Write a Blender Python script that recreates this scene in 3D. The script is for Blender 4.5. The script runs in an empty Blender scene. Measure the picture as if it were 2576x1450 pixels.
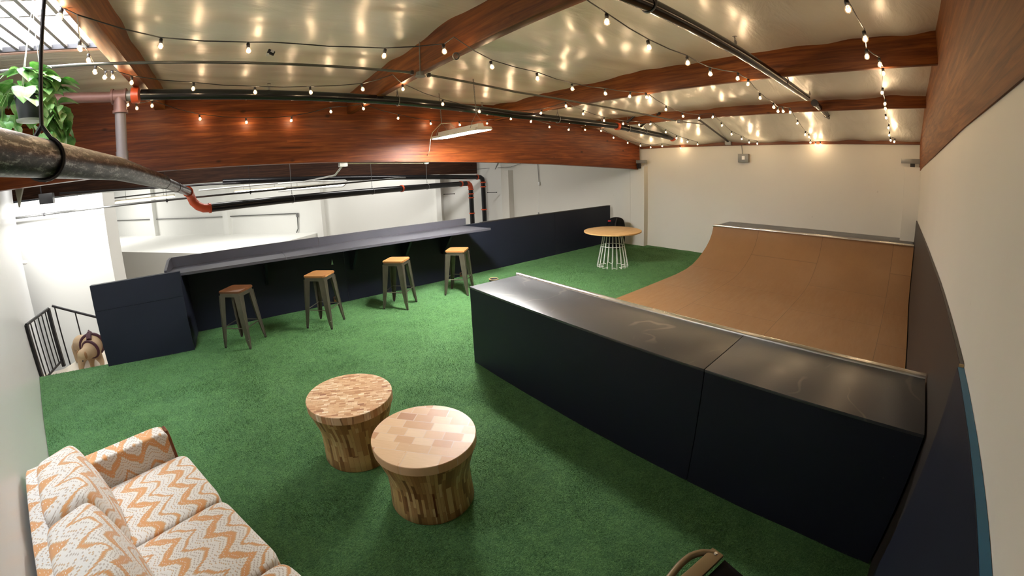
import bpy, bmesh, math, random
from mathutils import Vector, Matrix, noise
random.seed(7)
S = 1.98                      # metres per camera height; the lens sits 1.98 m above the turf
scene = bpy.context.scene
COL = scene.collection
R = math.radians

# ------------------------------------------------------------------ camera model (wide fisheye lens)
YAW, PITCH, ROLL = 0.9084407797385915, 0.15507277036360506, -0.037042859561750435
K1, K3 = 1.27192842817742, -0.13323529319160668
PCX, PCY = 1288.0, 588.69

def cam_rows():
    cy, sy, cp, sp = math.cos(YAW), math.sin(YAW), math.cos(PITCH), math.sin(PITCH)
    f = Vector((cy*cp, sy*cp, -sp)); r = Vector((sy, -cy, 0)); u = r.cross(f)
    c, s = math.cos(ROLL), math.sin(ROLL)
    return c*r + s*u, -s*r + c*u, f
CR, CU, CF = cam_rows()

def ray(px, py):
    x = (px-PCX)/1288; y = -(py-PCY)/1288
    r = math.hypot(x, y); t = K1*r + K3*r**3
    return (CR*(math.sin(t)*x/r) + CU*(math.sin(t)*y/r) + CF*math.cos(t))
# survey helpers: where the sight line through a measured point meets a plane of the room (all in units of S)
def onz(px, py, z=0.0):
    d = ray(px, py); t = (z-1)/d.z; return Vector((d.x*t, d.y*t, z))
def onx(px, py, x):
    d = ray(px, py); t = x/d.x; return Vector((x, d.y*t, 1+d.z*t))
def ony(px, py, y):
    d = ray(px, py); t = y/d.y; return Vector((d.x*t, y, 1+d.z*t))
def at(px, py, dist):
    d = ray(px, py); return Vector((d.x*dist, d.y*dist, 1+d.z*dist))

def U(x, y=None, z=None):
    if y is None: return Vector(x)*S
    return Vector((x, y, z))*S

# ------------------------------------------------------------------ mesh helpers (world metres)
class MB:
    def __init__(s): s.bm = bmesh.new(); s.mi = 0
    def _tag(s, faces):
        for f in faces: f.material_index = s.mi
    def box(s, a, b, bevel=0.0):
        a, b = Vector(a), Vector(b)
        c = (a+b)/2; d = b-a
        m = Matrix.Translation(c) @ Matrix.Diagonal((abs(d.x), abs(d.y), abs(d.z), 1))
        r = bmesh.ops.create_cube(s.bm, size=1, matrix=m)
        fs = {f for v in r['verts'] for f in v.link_faces}
        s._tag(fs)
        if bevel:
            es = {e for v in r['verts'] for e in v.link_edges}
            rr = bmesh.ops.bevel(s.bm, geom=list(es), offset=bevel, segments=2, affect='EDGES', profile=.5)
            s._tag(rr['faces'])
        return s
    def obox(s, c, size, rot=None, bevel=0.0):
        rot = rot or Matrix.Identity(3)
        m = Matrix.Translation(Vector(c)) @ rot.to_4x4() @ Matrix.Diagonal((size[0], size[1], size[2], 1))
        r = bmesh.ops.create_cube(s.bm, size=1, matrix=m)
        fs = {f for v in r['verts'] for f in v.link_faces}; s._tag(fs)
        if bevel:
            es = {e for v in r['verts'] for e in v.link_edges}
            rr = bmesh.ops.bevel(s.bm, geom=list(es), offset=bevel, segments=2, affect='EDGES', profile=.5)
            s._tag(rr['faces'])
        return s
    def tube(s, pts, r, n=10, cap=True, radii=None, closed=False):
        pts = [Vector(p) for p in pts]
        rings = []
        N = len(pts); up = None
        for i, p in enumerate(pts):
            if closed: t = pts[(i+1) % N]-pts[i-1]
            elif i == 0: t = pts[1]-pts[0]
            elif i == N-1: t = pts[-1]-pts[-2]
            else: t = (pts[i+1]-p).normalized()+(p-pts[i-1]).normalized()
            t.normalize()
            if up is None:
                up = Vector((0, 0, 1)) if abs(t.z) < .9 else Vector((1, 0, 0))
            a = t.cross(up).normalized(); b = a.cross(t).normalized(); up = b
            rr = radii[i] if radii else r
            rings.append([s.bm.verts.new(p+a*math.cos(2*math.pi*k/n)*rr+b*math.sin(2*math.pi*k/n)*rr) for k in range(n)])
        fs = []
        for i in range(N if closed else N-1):
            A, B = rings[i], rings[(i+1) % N]
            for k in range(n):
                try: fs.append(s.bm.faces.new((A[k], A[(k+1) % n], B[(k+1) % n], B[k])))
                except ValueError: pass
        for f in fs: f.smooth = True
        if cap and not closed:
            fs.append(s.bm.faces.new(rings[0][::-1])); fs.append(s.bm.faces.new(rings[-1]))
        s._tag(fs); return s
    def lathe(s, prof, c=(0, 0, 0), n=32, axis=None):
        c = Vector(c); rings = []
        rot = axis.to_track_quat('Z', 'Y').to_matrix() if axis is not None else Matrix.Identity(3)
        for r, z in prof:
            rings.append([s.bm.verts.new(c+rot @ Vector((r*math.cos(2*math.pi*k/n), r*math.sin(2*math.pi*k/n), z))) for k in range(n)])
        fs = []
        for A, B in zip(rings, rings[1:]):
            for k in range(n): fs.append(s.bm.faces.new((A[k], A[(k+1) % n], B[(k+1) % n], B[k])))
        for f in fs: f.smooth = True
        if prof[0][0] > 1e-4: fs.append(s.bm.faces.new(rings[0][::-1]))
        if prof[-1][0] > 1e-4: fs.append(s.bm.faces.new(rings[-1]))
        s._tag(fs); return s
    def ball(s, c, r, seg=12, sc=(1, 1, 1)):
        m = Matrix.Translation(Vector(c)) @ Matrix.Diagonal((sc[0], sc[1], sc[2], 1))
        rr = bmesh.ops.create_uvsphere(s.bm, u_segments=seg, v_segments=max(6, seg*2//3), radius=r, matrix=m)
        fs = {f for v in rr['verts'] for f in v.link_faces}
        for f in fs: f.smooth = True
        s._tag(fs); return s
    def prism(s, pts, off):
        """closed polygon pts (3-D), extruded by the vector off"""
        off = Vector(off)
        a = [s.bm.verts.new(Vector(p)) for p in pts]; b = [s.bm.verts.new(Vector(p)+off) for p in pts]
        fs = [s.bm.faces.new(a[::-1]), s.bm.faces.new(b)]
        n = len(a)
        for i in range(n): fs.append(s.bm.faces.new((a[i], a[(i+1) % n], b[(i+1) % n], b[i])))
        s._tag(fs); return s
    def grid(s, P, smooth=True):
        V = [[s.bm.verts.new(p) for p in row] for row in P]; fs = []
        for i in range(len(V)-1):
            for j in range(len(V[0])-1):
                fs.append(s.bm.faces.new((V[i][j], V[i+1][j], V[i+1][j+1], V[i][j+1])))
        for f in fs: f.smooth = smooth
        s._tag(fs); return s
    def build(s, name, mats, parent=None, local=False, mods=None, normals=True):
        if normals: bmesh.ops.recalc_face_normals(s.bm, faces=s.bm.faces)
        me = bpy.data.meshes.new(name)
        if parent is not None and not local:
            M = parent.matrix_basis.copy(); p = parent.parent
            while p is not None: M = p.matrix_basis @ M; p = p.parent
            s.bm.transform(M.inverted())
        s.bm.to_mesh(me); s.bm.free()
        me.set_sharp_from_angle(angle=R(38))
        for m in (mats if isinstance(mats, (list, tuple)) else [mats]): me.materials.append(m)
        o = bpy.data.objects.new(name, me); COL.objects.link(o)
        if parent is not None: o.parent = parent
        return o

def empty(name, loc=(0, 0, 0), rz=0.0):
    o = bpy.data.objects.new(name, None); o.empty_display_size = .1
    o.location = loc; o.rotation_euler = (0, 0, rz); COL.objects.link(o); return o
def tag(o, label=None, cat=None, group=None, kind=None):
    if label: o['label'] = label
    if cat: o['category'] = cat
    if group: o['group'] = group
    if kind: o['kind'] = kind
    return o
def copy_tree(o, parent=None):
    c = o.copy(); COL.objects.link(c)
    if parent is not None: c.parent = parent
    for ch in [x for x in bpy.data.objects if x.parent is o]: copy_tree(ch, c)
    return c

# ------------------------------------------------------------------ materials
class NT:
    def __init__(s, name):
        s.m = bpy.data.materials.new(name); s.m.use_nodes = True
        s.t = s.m.node_tree; s.b = s.t.nodes['Principled BSDF']; s.out = s.t.nodes['Material Output']
    def n(s, typ, **kw):
        x = s.t.nodes.new(typ)
        for k, v in kw.items():
            if k in x.inputs: x.inputs[k].default_value = v
            else: setattr(x, k, v)
        return x
    def l(s, a, b): s.t.links.new(a, b)
    def math(s, op, a, b=None, c=None):
        x = s.t.nodes.new('ShaderNodeMath'); x.operation = op
        for i, v in enumerate((a, b, c)):
            if v is None: continue
            if hasattr(v, 'links'): s.l(v, x.inputs[i])
            else: x.inputs[i].default_value = v
        return x.outputs[0]
    def obj(s): return s.n('ShaderNodeTexCoord').outputs['Object']
    def mapping(s, vec, scale=(1, 1, 1), rot=(0, 0, 0), loc=(0, 0, 0)):
        x = s.t.nodes.new('ShaderNodeMapping'); s.l(vec, x.inputs[0])
        x.inputs['Scale'].default_value = scale; x.inputs['Rotation'].default_value = rot; x.inputs['Location'].default_value = loc
        return x.outputs[0]
    def noise(s, vec, scale, detail=3, rough=.5, dist=0):
        x = s.t.nodes.new('ShaderNodeTexNoise'); s.l(vec, x.inputs['Vector'])
        x.inputs['Scale'].default_value = scale; x.inputs['Detail'].default_value = detail
        x.inputs['Roughness'].default_value = rough; x.inputs['Distortion'].default_value = dist
        return x.outputs[0]
    def ramp(s, fac, stops, interp='LINEAR'):
        x = s.t.nodes.new('ShaderNodeValToRGB'); s.l(fac, x.inputs[0]); cr = x.color_ramp; cr.interpolation = interp
        while len(cr.elements) > 1: cr.elements.remove(cr.elements[-1])
        cr.elements[0].position = stops[0][0]; cr.elements[0].color = (*stops[0][1], 1)
        for p, c in stops[1:]:
            e = cr.elements.new(p); e.color = (*c, 1)
        return x.outputs[0]
    def mix(s, fac, a, b, mode='MIX'):
        x = s.t.nodes.new('ShaderNodeMix'); x.data_type = 'RGBA'; x.blend_type = mode
        for sock, v in ((x.inputs[0], fac), (x.inputs[6], a), (x.inputs[7], b)):
            if hasattr(v, 'links'): s.l(v, sock)
            elif isinstance(v, (int, float)): sock.default_value = v
            else: sock.default_value = (*v, 1)
        return x.outputs[2]
    def bump(s, h, strength=.3, dist=.01):
        x = s.t.nodes.new('ShaderNodeBump'); s.l(h, x.inputs['Height'])
        x.inputs['Strength'].default_value = strength; x.inputs['Distance'].default_value = dist
        s.l(x.outputs[0], s.b.inputs['Normal'])
    def color(s, c):
        if hasattr(c, 'links'): s.l(c, s.b.inputs['Base Color'])
        else: s.b.inputs['Base Color'].default_value = (*c, 1)
    def rough(s, v):
        if hasattr(v, 'links'): s.l(v, s.b.inputs['Roughness'])
        else: s.b.inputs['Roughness'].default_value = v
    def metal(s, v): s.b.inputs['Metallic'].default_value = v
    def spec(s, v): s.b.inputs['Specular IOR Level'].default_value = v

def plain(name, c, rough=.5, metal=0.0, spec=.5, var=.12, scale=6.0):
    k = NT(name); o = k.obj(); n = k.noise(o, scale, 4)
    k.color(k.mix(n, tuple(x*(1-var) for x in c), tuple(min(1, x*(1+var)) for x in c)))
    k.rough(rough); k.metal(metal); k.spec(spec); return k.m
def emit(name, c, strength):
    k = NT(name); k.color((.8, .8, .8)); k.b.inputs['Emission Color'].default_value = (*c, 1)
    k.b.inputs['Emission Strength'].default_value = strength; k.rough(.4); return k.m

def timber(name, dark, mid, light, axis='X', lam=0.0, rough=.42, knots=True):
    k = NT(name); o = k.obj()
    sc = {'X': (.5, 9, 9), 'Y': (9, .5, 9), 'Z': (9, 9, .5)}[axis]
    g = k.noise(k.mapping(o, sc), 3.2, 6, .62, .6)
    col = k.ramp(g, [(.30, dark), (.5, mid), (.72, light)])
    if lam:
        sx = k.n('ShaderNodeSeparateXYZ'); k.l(o, sx.inputs[0])
        zl = k.math('DIVIDE', sx.outputs[2], lam)
        fl = k.math('FLOOR', zl)
        cx = k.n('ShaderNodeCombineXYZ'); k.l(fl, cx.inputs[2])
        along = k.math('FLOOR', k.math('ADD', k.math('MULTIPLY', sx.outputs['XYZ'.index(axis)], .28), k.math('MULTIPLY', fl, 3.37)))
        k.l(along, cx.inputs[0])
        w = k.n('ShaderNodeTexWhiteNoise', noise_dimensions='3D'); k.l(cx.outputs[0], w.inputs['Vector'])
        col = k.mix(k.math('MULTIPLY', w.outputs[0], .42), col, dark)
        fr = k.math('FRACT', zl)
        line = k.math('LESS_THAN', fr, .045)
        col = k.mix(k.math('MULTIPLY', line, .45), col, tuple(x*.45 for x in dark))
    big = k.noise(o, .9, 3)
    col = k.mix(k.math('MULTIPLY', k.ramp(big, [(.42, (0, 0, 0)), (.68, (1, 1, 1))]), .35), col, dark)
    if knots:
        v = k.n('ShaderNodeTexVoronoi', feature='F1'); v.inputs['Scale'].default_value = 1.0
        k.l(k.mapping(o, tuple(2.0 if c < 1 else 3.6 for c in sc)), v.inputs['Vector'])
        kn = k.ramp(v.outputs['Distance'], [(.0, (1, 1, 1)), (.045, (1, 1, 1)), (.10, (0, 0, 0))])
        col = k.mix(k.math('MULTIPLY', kn, .75), col, tuple(x*.3 for x in dark))
    k.color(col); k.rough(rough+.06); k.spec(.28); k.bump(g, .12, .004); return k.m

M = {}
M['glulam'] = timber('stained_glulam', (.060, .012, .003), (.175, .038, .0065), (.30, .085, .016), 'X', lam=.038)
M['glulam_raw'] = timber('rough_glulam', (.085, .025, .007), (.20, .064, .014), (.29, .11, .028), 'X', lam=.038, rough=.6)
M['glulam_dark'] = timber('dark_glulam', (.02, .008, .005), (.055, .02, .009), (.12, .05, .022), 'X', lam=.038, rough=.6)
M['purlin'] = timber('stained_purlin', (.060, .014, .003), (.155, .042, .0075), (.26, .088, .017), 'Y')
M['ledger'] = timber('stained_ledger', (.07, .02, .008), (.13, .04, .014), (.2, .07, .025), 'Y')

def foil():
    k = NT('insulation_foil'); o = k.obj()
    w = k.noise(k.mapping(o, (.7, 2.4, 1)), 1.6, 5, .55, 1.2)
    f = k.noise(k.mapping(o, (1, .35, 1)), 45, 3)
    g = k.noise(o, 260, 2)
    k.color(k.mix(w, (.58, .59, .54), (.70, .71, .66)))
    h = k.math('ADD', k.math('MULTIPLY', w, 1.0), k.math('ADD', k.math('MULTIPLY', f, .016), k.math('MULTIPLY', g, .006)))
    k.rough(.42); k.spec(.6); k.metal(.1); k.b.inputs['Coat Weight'].default_value = 1.0; k.b.inputs['Coat Roughness'].default_value = .25; k.bump(h, .5, .04); return k.m
M['foil'] = foil()

def paint(name, c, rough=.55, dirt=.08, spots=True):
    k = NT(name); o = k.obj()
    a = k.noise(o, 1.1, 4); col = k.mix(a, tuple(x*(1-dirt) for x in c), c)
    if spots:
        v = k.noise(k.mapping(o, (1, 1, 1), (0, 0, 0), (3, 1, 7)), 9, 2)
        sp = k.ramp(v, [(.755, (0, 0, 0)), (.80, (1, 1, 1))])
        col = k.mix(k.math('MULTIPLY', sp, .3), col, tuple(x*.45 for x in c))
    k.color(col); k.rough(rough); k.bump(k.noise(o, 90, 3), .08, .003); return k.m
M['wall'] = paint('white_wall_paint', (.70, .68, .62))
M['wall_cool'] = paint('near_wall_gloss_paint', (.72, .73, .73), .28, .05, False)
M['wall_hall'] = paint('hall_wall_paint', (.82, .82, .78), .6, .04, False)
M['slab'] = plain('concrete_floor', (.55, .48, .38), .35)
M['landing'] = plain('landing_boards', (.62, .55, .44), .5)

def turf():
    k = NT('artificial_turf'); o = k.obj()
    a = k.noise(k.mapping(o, (1, 1, 1)), 11, 6, .75, .5)
    b = k.noise(o, 70, 4, .8, .5)
    c = k.noise(k.mapping(o, (1, .45, 1), (0, 0, .7)), 230, 3, .8)
    d = k.noise(o, 1.3, 2)
    t = k.math('ADD', k.math('MULTIPLY', a, .27), k.math('ADD', k.math('MULTIPLY', b, .44), k.math('MULTIPLY', c, .36)))
    col = k.ramp(t, [(.34, (.006, .026, .010)), (.49, (.036, .118, .032)), (.60, (.105, .25, .068)), (.72, (.28, .46, .18))])
    col = k.mix(k.math('MULTIPLY', d, .2), col, (.025, .09, .035))
    k.color(col); k.rough(.72); k.spec(.25)
    k.b.inputs['Sheen Weight'].default_value = .25; k.b.inputs['Sheen Tint'].default_value = (.5, 1, .5, 1)
    k.bump(k.math('ADD', k.math('MULTIPLY', a, .35), k.math('ADD', k.math('MULTIPLY', b, .9), k.math('MULTIPLY', c, .6))), .9, .022)
    return k.m
M['turf'] = turf()

def navy(name, c1, c2, rough=.5, scratch=0.0, spec=.4):
    k = NT(name); o = k.obj()
    a = k.noise(o, 2.2, 5, .6); b = k.noise(o, 60, 3)
    col = k.mix(a, c1, c2)
    # tiny chips down to bare wood
    ch = k.ramp(k.noise(o, 38, 2), [(.775, (0, 0, 0)), (.80, (1, 1, 1))])
    col = k.mix(k.math('MULTIPLY', ch, .35), col, (.14, .13, .12))
    if scratch:
        w = k.n('ShaderNodeTexWave', wave_type='RINGS'); w.inputs['Scale'].default_value = .9
        w.inputs['Distortion'].default_value = 22; w.inputs['Detail'].default_value = 4; w.inputs['Detail Scale'].default_value = .7
        k.l(o, w.inputs['Vector'])
        line = k.ramp(w.outputs[1], [(.0, (1, 1, 1)), (.012, (0, 0, 0))])
        msk = k.ramp(k.noise(o, 2.4, 3), [(.48, (0, 0, 0)), (.62, (1, 1, 1))])
        col = k.mix(k.math('MULTIPLY', k.math('MULTIPLY', line, msk), scratch), col, (.19, .17, .15))
        k.rough(k.math('ADD', k.math('MULTIPLY', a, .16), rough-.08))
    else: k.rough(rough)
    k.color(col); k.spec(spec); k.bump(k.math('ADD', a, k.math('MULTIPLY', b, .3)), .12, .006); return k.m
M['navy'] = navy('navy_painted_plywood', (.008, .010, .0195), (.0125, .0155, .028), .5, 0, .28)
M['navy_top'] = navy('navy_skid_deck', (.030, .033, .040), (.046, .049, .058), .33, .8, .95)
M['counter'] = navy('slate_counter_paint', (.045, .045, .058), (.075, .073, .088), .38, 0, .5)
M['charcoal'] = navy('charcoal_plywood', (.022, .018, .017), (.034, .028, .026), .5)
M['teal'] = plain('teal_edge', (.008, .10, .19), .5)
M['tan_edge'] = plain('raw_plywood_edge', (.5, .36, .17), .6)

def ramp_board():
    k = NT('brown_hardboard'); o = k.obj()
    a = k.noise(o, 1.7, 6, .65); b = k.noise(o, 170, 3); c = k.noise(k.mapping(o, (1, 6, 1)), 4, 4)
    col = k.mix(a, (.15, .068, .025), (.25, .122, .047))
    col = k.mix(k.math('MULTIPLY', b, .5), col, (.36, .20, .09))
    br = k.n('ShaderNodeTexBrick'); k.l(k.mapping(o, (1, 1, 1), (0, 0, 0), (.28, .33, 0)), br.inputs['Vector'])
    br.offset = .5; br.inputs['Scale'].default_value = 1; br.inputs['Brick Width'].default_value = 1.22; br.inputs['Row Height'].default_value = 1.22
    br.inputs['Mortar Size'].default_value = .003; br.inputs['Color1'].default_value = (0, 0, 0, 1); br.inputs['Color2'].default_value = (.35, .35, .35, 1); br.inputs['Mortar'].default_value = (1, 1, 1, 1)
    sx = k.n('ShaderNodeSeparateXYZ'); k.l(br.outputs['Color'], sx.inputs[0])
    col = k.mix(k.math('MULTIPLY', sx.outputs[0], .3), col, (.08, .032, .013))
    col = k.mix(k.math('MULTIPLY', br.outputs['Fac'], .6), col, (.03, .014, .008))
    scr = k.ramp(k.noise(k.mapping(o, (1, 9, 1), (0, 0, .5)), 7, 2), [(.74, (0, 0, 0)), (.78, (1, 1, 1))])
    col = k.mix(k.math('MULTIPLY', scr, .15), col, (.4, .26, .15))
    k.color(col); k.rough(k.math('ADD', .30, k.math('MULTIPLY', c, .22))); k.spec(.5); k.bump(b, .1, .003); return k.m
M['hardboard'] = ramp_board()
M['steel'] = plain('bright_steel', (.72, .72, .72), .22, 1.0)
M['coping'] = plain('steel_coping_metal', (.62, .61, .60), .25, 1.0)
M['gun'] = plain('gunmetal', (.135, .118, .092), .40, .8, var=.35)
M['galv'] = plain('galvanised_steel', (.22, .22, .215), .45, .45)
M['conduit'] = plain('grey_conduit', (.10, .10, .095), .4, .4)
M['black_pipe'] = plain('black_iron_pipe', (.012, .012, .014), .22, .3, .6)
M['black'] = plain('black_plastic', (.012, .012, .013), .45)
M['black_cloth'] = plain('black_cloth', (.004, .004, .005), .8, spec=.15)
M['orange_coupling'] = plain('orange_pipe_coupling', (.55, .075, .02), .35, .0)
M['rust_paint'] = plain('red_primer_pipe', (.17, .085, .072), .45, .2, var=.25, scale=9)
M['grey_pvc'] = plain('grey_pipe_paint', (.14, .118, .118), .4)
M['white_metal'] = plain('white_enamel', (.78, .79, .77), .3)
M['cream'] = plain('cream_plastic', (.66, .60, .46), .4)
M['dark_steel'] = plain('dark_steel', (.03, .028, .03), .4, .6)
M['bronze'] = plain('bronze_frame', (.17, .125, .065), .4, .4)
M['white_plastic'] = plain('white_plastic', (.8, .8, .78), .35)
M['led'] = emit('led_diffuser', (1.0, .97, .92), 300.0)
M['tube_light'] = emit('hall_tube', (1.0, .98, .94), 12.0)
M['glow_glass'] = emit('skylight_acrylic', (.84, .93, 1.0), 37.0)
M['cloth_red'] = plain('red_label', (.6, .03, .04), .6)

def mottled():
    k = NT('mottled_pipe'); o = k.obj()
    a = k.noise(k.mapping(o, (14, 2.2, 14)), 3, 8, .8, .2)
    b = k.noise(o, 45, 5, .8)
    t = k.math('ADD', k.math('MULTIPLY', a, .7), k.math('MULTIPLY', b, .3))
    k.color(k.ramp(t, [(.42, (.008, .007, .007)), (.49, (.040, .030, .025)), (.53, (.085, .070, .060)), (.565, (.34, .32, .30))]))
    k.rough(k.math('ADD', .2, k.math('MULTIPLY', b, .3))); k.metal(.9); k.bump(t, .25, .006); return k.m
M['mottled'] = mottled()

def wood_top(name, c1, c2, c3, axis='X', rough=.4):
    return timber(name, c1, c2, c3, axis, knots=False, rough=rough)
M['stool_wood'] = wood_top('stool_seat_wood', (.16, .065, .02), (.30, .14, .05), (.42, .22, .09), 'X')
M['table_wood'] = wood_top('light_oak', (.50, .30, .12), (.60, .37, .16), (.68, .44, .21), 'X')
M['sofa_wood'] = wood_top('walnut_trim', (.06, .018, .008), (.16, .05, .018), (.26, .09, .03), 'Z', .25)

def mosaic(name, top=True, seed=0.0, w=.12, h=.045, grout=.0):
    k = NT(name); o = k.obj()
    if top:
        vec = k.mapping(o, (1, 1, 1), (0, 0, .35+seed), (seed, seed*2, 0))
    else:
        sx = k.n('ShaderNodeSeparateXYZ'); k.l(o, sx.inputs[0])
        an = k.math('MULTIPLY', k.math('ARCTAN2', sx.outputs[1], sx.outputs[0]), .28)
        cx = k.n('ShaderNodeCombineXYZ'); k.l(sx.outputs[2], cx.inputs[0]); k.l(an, cx.inputs[1])
        vec = k.mapping(cx.outputs[0], (1, 1, 1), (0, 0, 0), (seed, seed, 0))
    dis = k.noise(vec, 5, 1)
    def brick(bw, bh, off, loc):
        br = k.n('ShaderNodeTexBrick'); k.l(k.mapping(vec, (1, 1, 1), (0, 0, 0), loc), br.inputs['Vector'])
        br.offset = off; br.squash = 1.6; br.squash_frequency = 3
        br.inputs['Scale'].default_value = 1; br.inputs['Brick Width'].default_value = bw; br.inputs['Row Height'].default_value = bh
        br.inputs['Mortar Size'].default_value = .0028 if grout else .0007; br.inputs['Bias'].default_value = 0
        br.inputs['Color1'].default_value = (0, 0, 0, 1); br.inputs['Color2'].default_value = (1, 1, 1, 1); br.inputs['Mortar'].default_value = (.2, .2, .2, 1)
        s2 = k.n('ShaderNodeSeparateXYZ'); k.l(br.outputs['Color'], s2.inputs[0]); return s2.outputs[0], br.outputs['Fac']
    a, fa = brick(w, h, .37, (0, 0, 0)); b, fb = brick(w*1.7, h*1.9, .6, (.05, .02, 0))
    cpk, _ = brick(w*2.9, h*3.7, .45, (.11, .07, 0))
    pick = k.math('MULTIPLY', k.math('GREATER_THAN', cpk, .62), 1.0 if grout or not top else .0)
    t = k.mix(pick, a, b); fa = k.mix(pick, fa, fb); s3 = k.n('ShaderNodeSeparateXYZ'); k.l(t, s3.inputs[0])
    gr = k.noise(k.mapping(vec, (3, 30, 3)), 4, 4)
    if top:
        col = k.ramp(s3.outputs[0], [(.0, (.22, .06, .03)), (.06, (.42, .20, .09)), (.25, (.56, .32, .16)), (.75, (.70, .47, .28)), (.93, (.80, .63, .44)), (1, (.88, .78, .62))])
    else:
        col = k.ramp(s3.outputs[0], [(.0, (.16, .065, .022)), (.3, (.36, .19, .07)), (.6, (.50, .31, .13)), (.9, (.60, .42, .19)), (1, (.70, .54, .30))])
    col = k.mix(k.math('MULTIPLY', gr, .30), col, (.30, .15, .06) if top else (.12, .055, .02))
    fs_ = k.n('ShaderNodeSeparateXYZ'); k.l(fa, fs_.inputs[0]); mort = fs_.outputs[0]
    col = k.mix(k.math('MULTIPLY', mort, .5), col, (.72, .60, .48) if grout else (.10, .05, .02))
    k.color(col); k.rough(.42); k.bump(s3.outputs[0], .1, .002); return k.m

def zigzag(name, t_axis, s_fn, tint=1.0):
    k = NT(name); o = k.obj(); sx = k.n('ShaderNodeSeparateXYZ'); k.l(o, sx.inputs[0])
    X, Y, Z = sx.outputs
    t = {'X': X, 'Y': Y}[t_axis]
    s = s_fn(k, X, Y, Z)
    ts = k.math('MULTIPLY', k.math('FLOOR', k.math('MULTIPLY', t, 110)), 1/110)       # woven steps
    tri = k.math('PINGPONG', ts, .085)
    tri2 = k.math('PINGPONG', k.math('ADD', ts, .03), .034)
    wob = k.math('MULTIPLY', k.noise(o, 5, 2), .05)
    v = k.math('ADD', k.math('ADD', s, wob), k.math('ADD', k.math('MULTIPLY', tri, 1.15), k.math('MULTIPLY', tri2, .5)))
    fr = k.math('FRACT', k.math('DIVIDE', v, .23))
    W = (.74*tint, .71*tint, .67*tint); G = (.50*tint, .43*tint, .37*tint); O = (.62*tint, .30*tint, .115*tint); B = (.56*tint, .40*tint, .26*tint)
    col = k.ramp(fr, [(0, W), (.07, B), (.09, W), (.15, G), (.175, W), (.25, B), (.27, O), (.345, W), (.355, O), (.47, B), (.50, W), (.57, G), (.59, W), (.66, G), (.68, W), (.75, B), (.78, O), (.84, B), (.86, W), (.93, G), (.95, W)], 'CONSTANT')
    sp = k.noise(o, 300, 3, .8); sp2 = k.ramp(sp, [(.50, (0, 0, 0)), (.66, (1, 1, 1))])
    col = k.mix(k.math('MULTIPLY', sp2, .30), col, (.42, .33, .28))
    k.color(col); k.rough(.85); k.spec(.2); k.b.inputs['Sheen Weight'].default_value = .3
    k.bump(sp, .5, .003); return k.m
M['sofa_seat'] = zigzag('zigzag_seat_fabric', 'X', lambda k, X, Y, Z: k.math('SUBTRACT', Y, k.math('MULTIPLY', Z, .6)))
M['sofa_back'] = zigzag('zigzag_back_fabric', 'X', lambda k, X, Y, Z: k.math('ADD', k.math('MULTIPLY', Z, 1.0), k.math('MULTIPLY', Y, -.8)))
M['sofa_arm'] = zigzag('zigzag_arm_fabric', 'Y', lambda k, X, Y, Z: k.math('ADD', k.math('ADD', Z, .085), k.math('MULTIPLY', X, .5)))

def bulb_glass():
    k = NT('clear_bulb_glass'); t = k.t
    tr = k.n('ShaderNodeBsdfTransparent'); gl = k.n('ShaderNodeBsdfGlossy'); gl.inputs['Roughness'].default_value = .05
    em = k.n('ShaderNodeEmission'); em.inputs['Color'].default_value = (1, .60, .25, 1); em.inputs['Strength'].default_value = .22
    lw = k.n('ShaderNodeLayerWeight'); lw.inputs['Blend'].default_value = .35
    m1 = k.n('ShaderNodeMixShader'); k.l(lw.outputs['Facing'], m1.inputs[0]); k.l(tr.outputs[0], m1.inputs[1]); k.l(gl.outputs[0], m1.inputs[2])
    ad = k.n('ShaderNodeAddShader'); k.l(m1.outputs[0], ad.inputs[0]); k.l(em.outputs[0], ad.inputs[1])
    t.links.new(ad.outputs[0], k.out.inputs[0]); return k.m
M['bulb_glass'] = bulb_glass()
M['filament'] = emit('glowing_filament', (1.0, .52, .17), 18.0)
M['filament'].cycles.emission_sampling = 'NONE'
M['bulb_glass'].cycles.emission_sampling = 'NONE'
def leaf_mat():
    k = NT('variegated_leaf'); o = k.obj(); a = k.noise(o, 14, 4)
    k.color(k.ramp(a, [(.33, (.07, .22, .05)), (.48, (.18, .42, .11)), (.60, (.42, .60, .25)), (.72, (.70, .78, .52))]))
    k.rough(.35); k.b.inputs['Subsurface Weight'].default_value = 0.0; return k.m
M['leaf'] = leaf_mat()
def dogfur():
    k = NT('tan_fur'); o = k.obj(); a = k.noise(o, 5, 3); b = k.noise(k.mapping(o, (1, 1, .4)), 160, 3)
    col = k.mix(a, (.30, .17, .08), (.50, .35, .20)); col = k.mix(k.math('MULTIPLY', b, .4), col, (.60, .46, .30))
    k.color(col); k.rough(.7); k.bump(b, .4, .004); return k.m
M['fur'] = dogfur()
M['rosewood'] = plain('red_brown_lacquer', (.16, .02, .025), .2)
M['fur_dark'] = plain('darker_tan_fur', (.30, .15, .06), .75, scale=40)
M['harness'] = plain('maroon_webbing', (.06, .012, .022), .7)

# ================================================================== THE SETTING
def lerp(tab, x):
    if x <= tab[0][0]: return tab[0][1]
    for (a, va), (b, vb) in zip(tab, tab[1:]):
        if x <= b: return va+(vb-va)*(x-a)/(b-a)
    return tab[-1][1]
CEIL = [(-2.2, 1.655), (-.46, 1.66), (.82, 1.628), (2.13, 1.595), (3.3, 1.505), (3.9, 1.40), (4.44, 1.268)]
BEAMB = [(-1.6, 1.143), (-1.25, 1.15), (-.52, 1.161), (.064, 1.152), (.62, 1.138), (1.44, 1.108), (2.07, 1.088), (2.96, 1.053), (4.40, .985)]
zc = lambda x: lerp(CEIL, x)
wx = lambda y: -1.461+.4209*(2.879-y)          # the near wall runs at a slant
XF, YR = 4.44, -.1655

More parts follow.
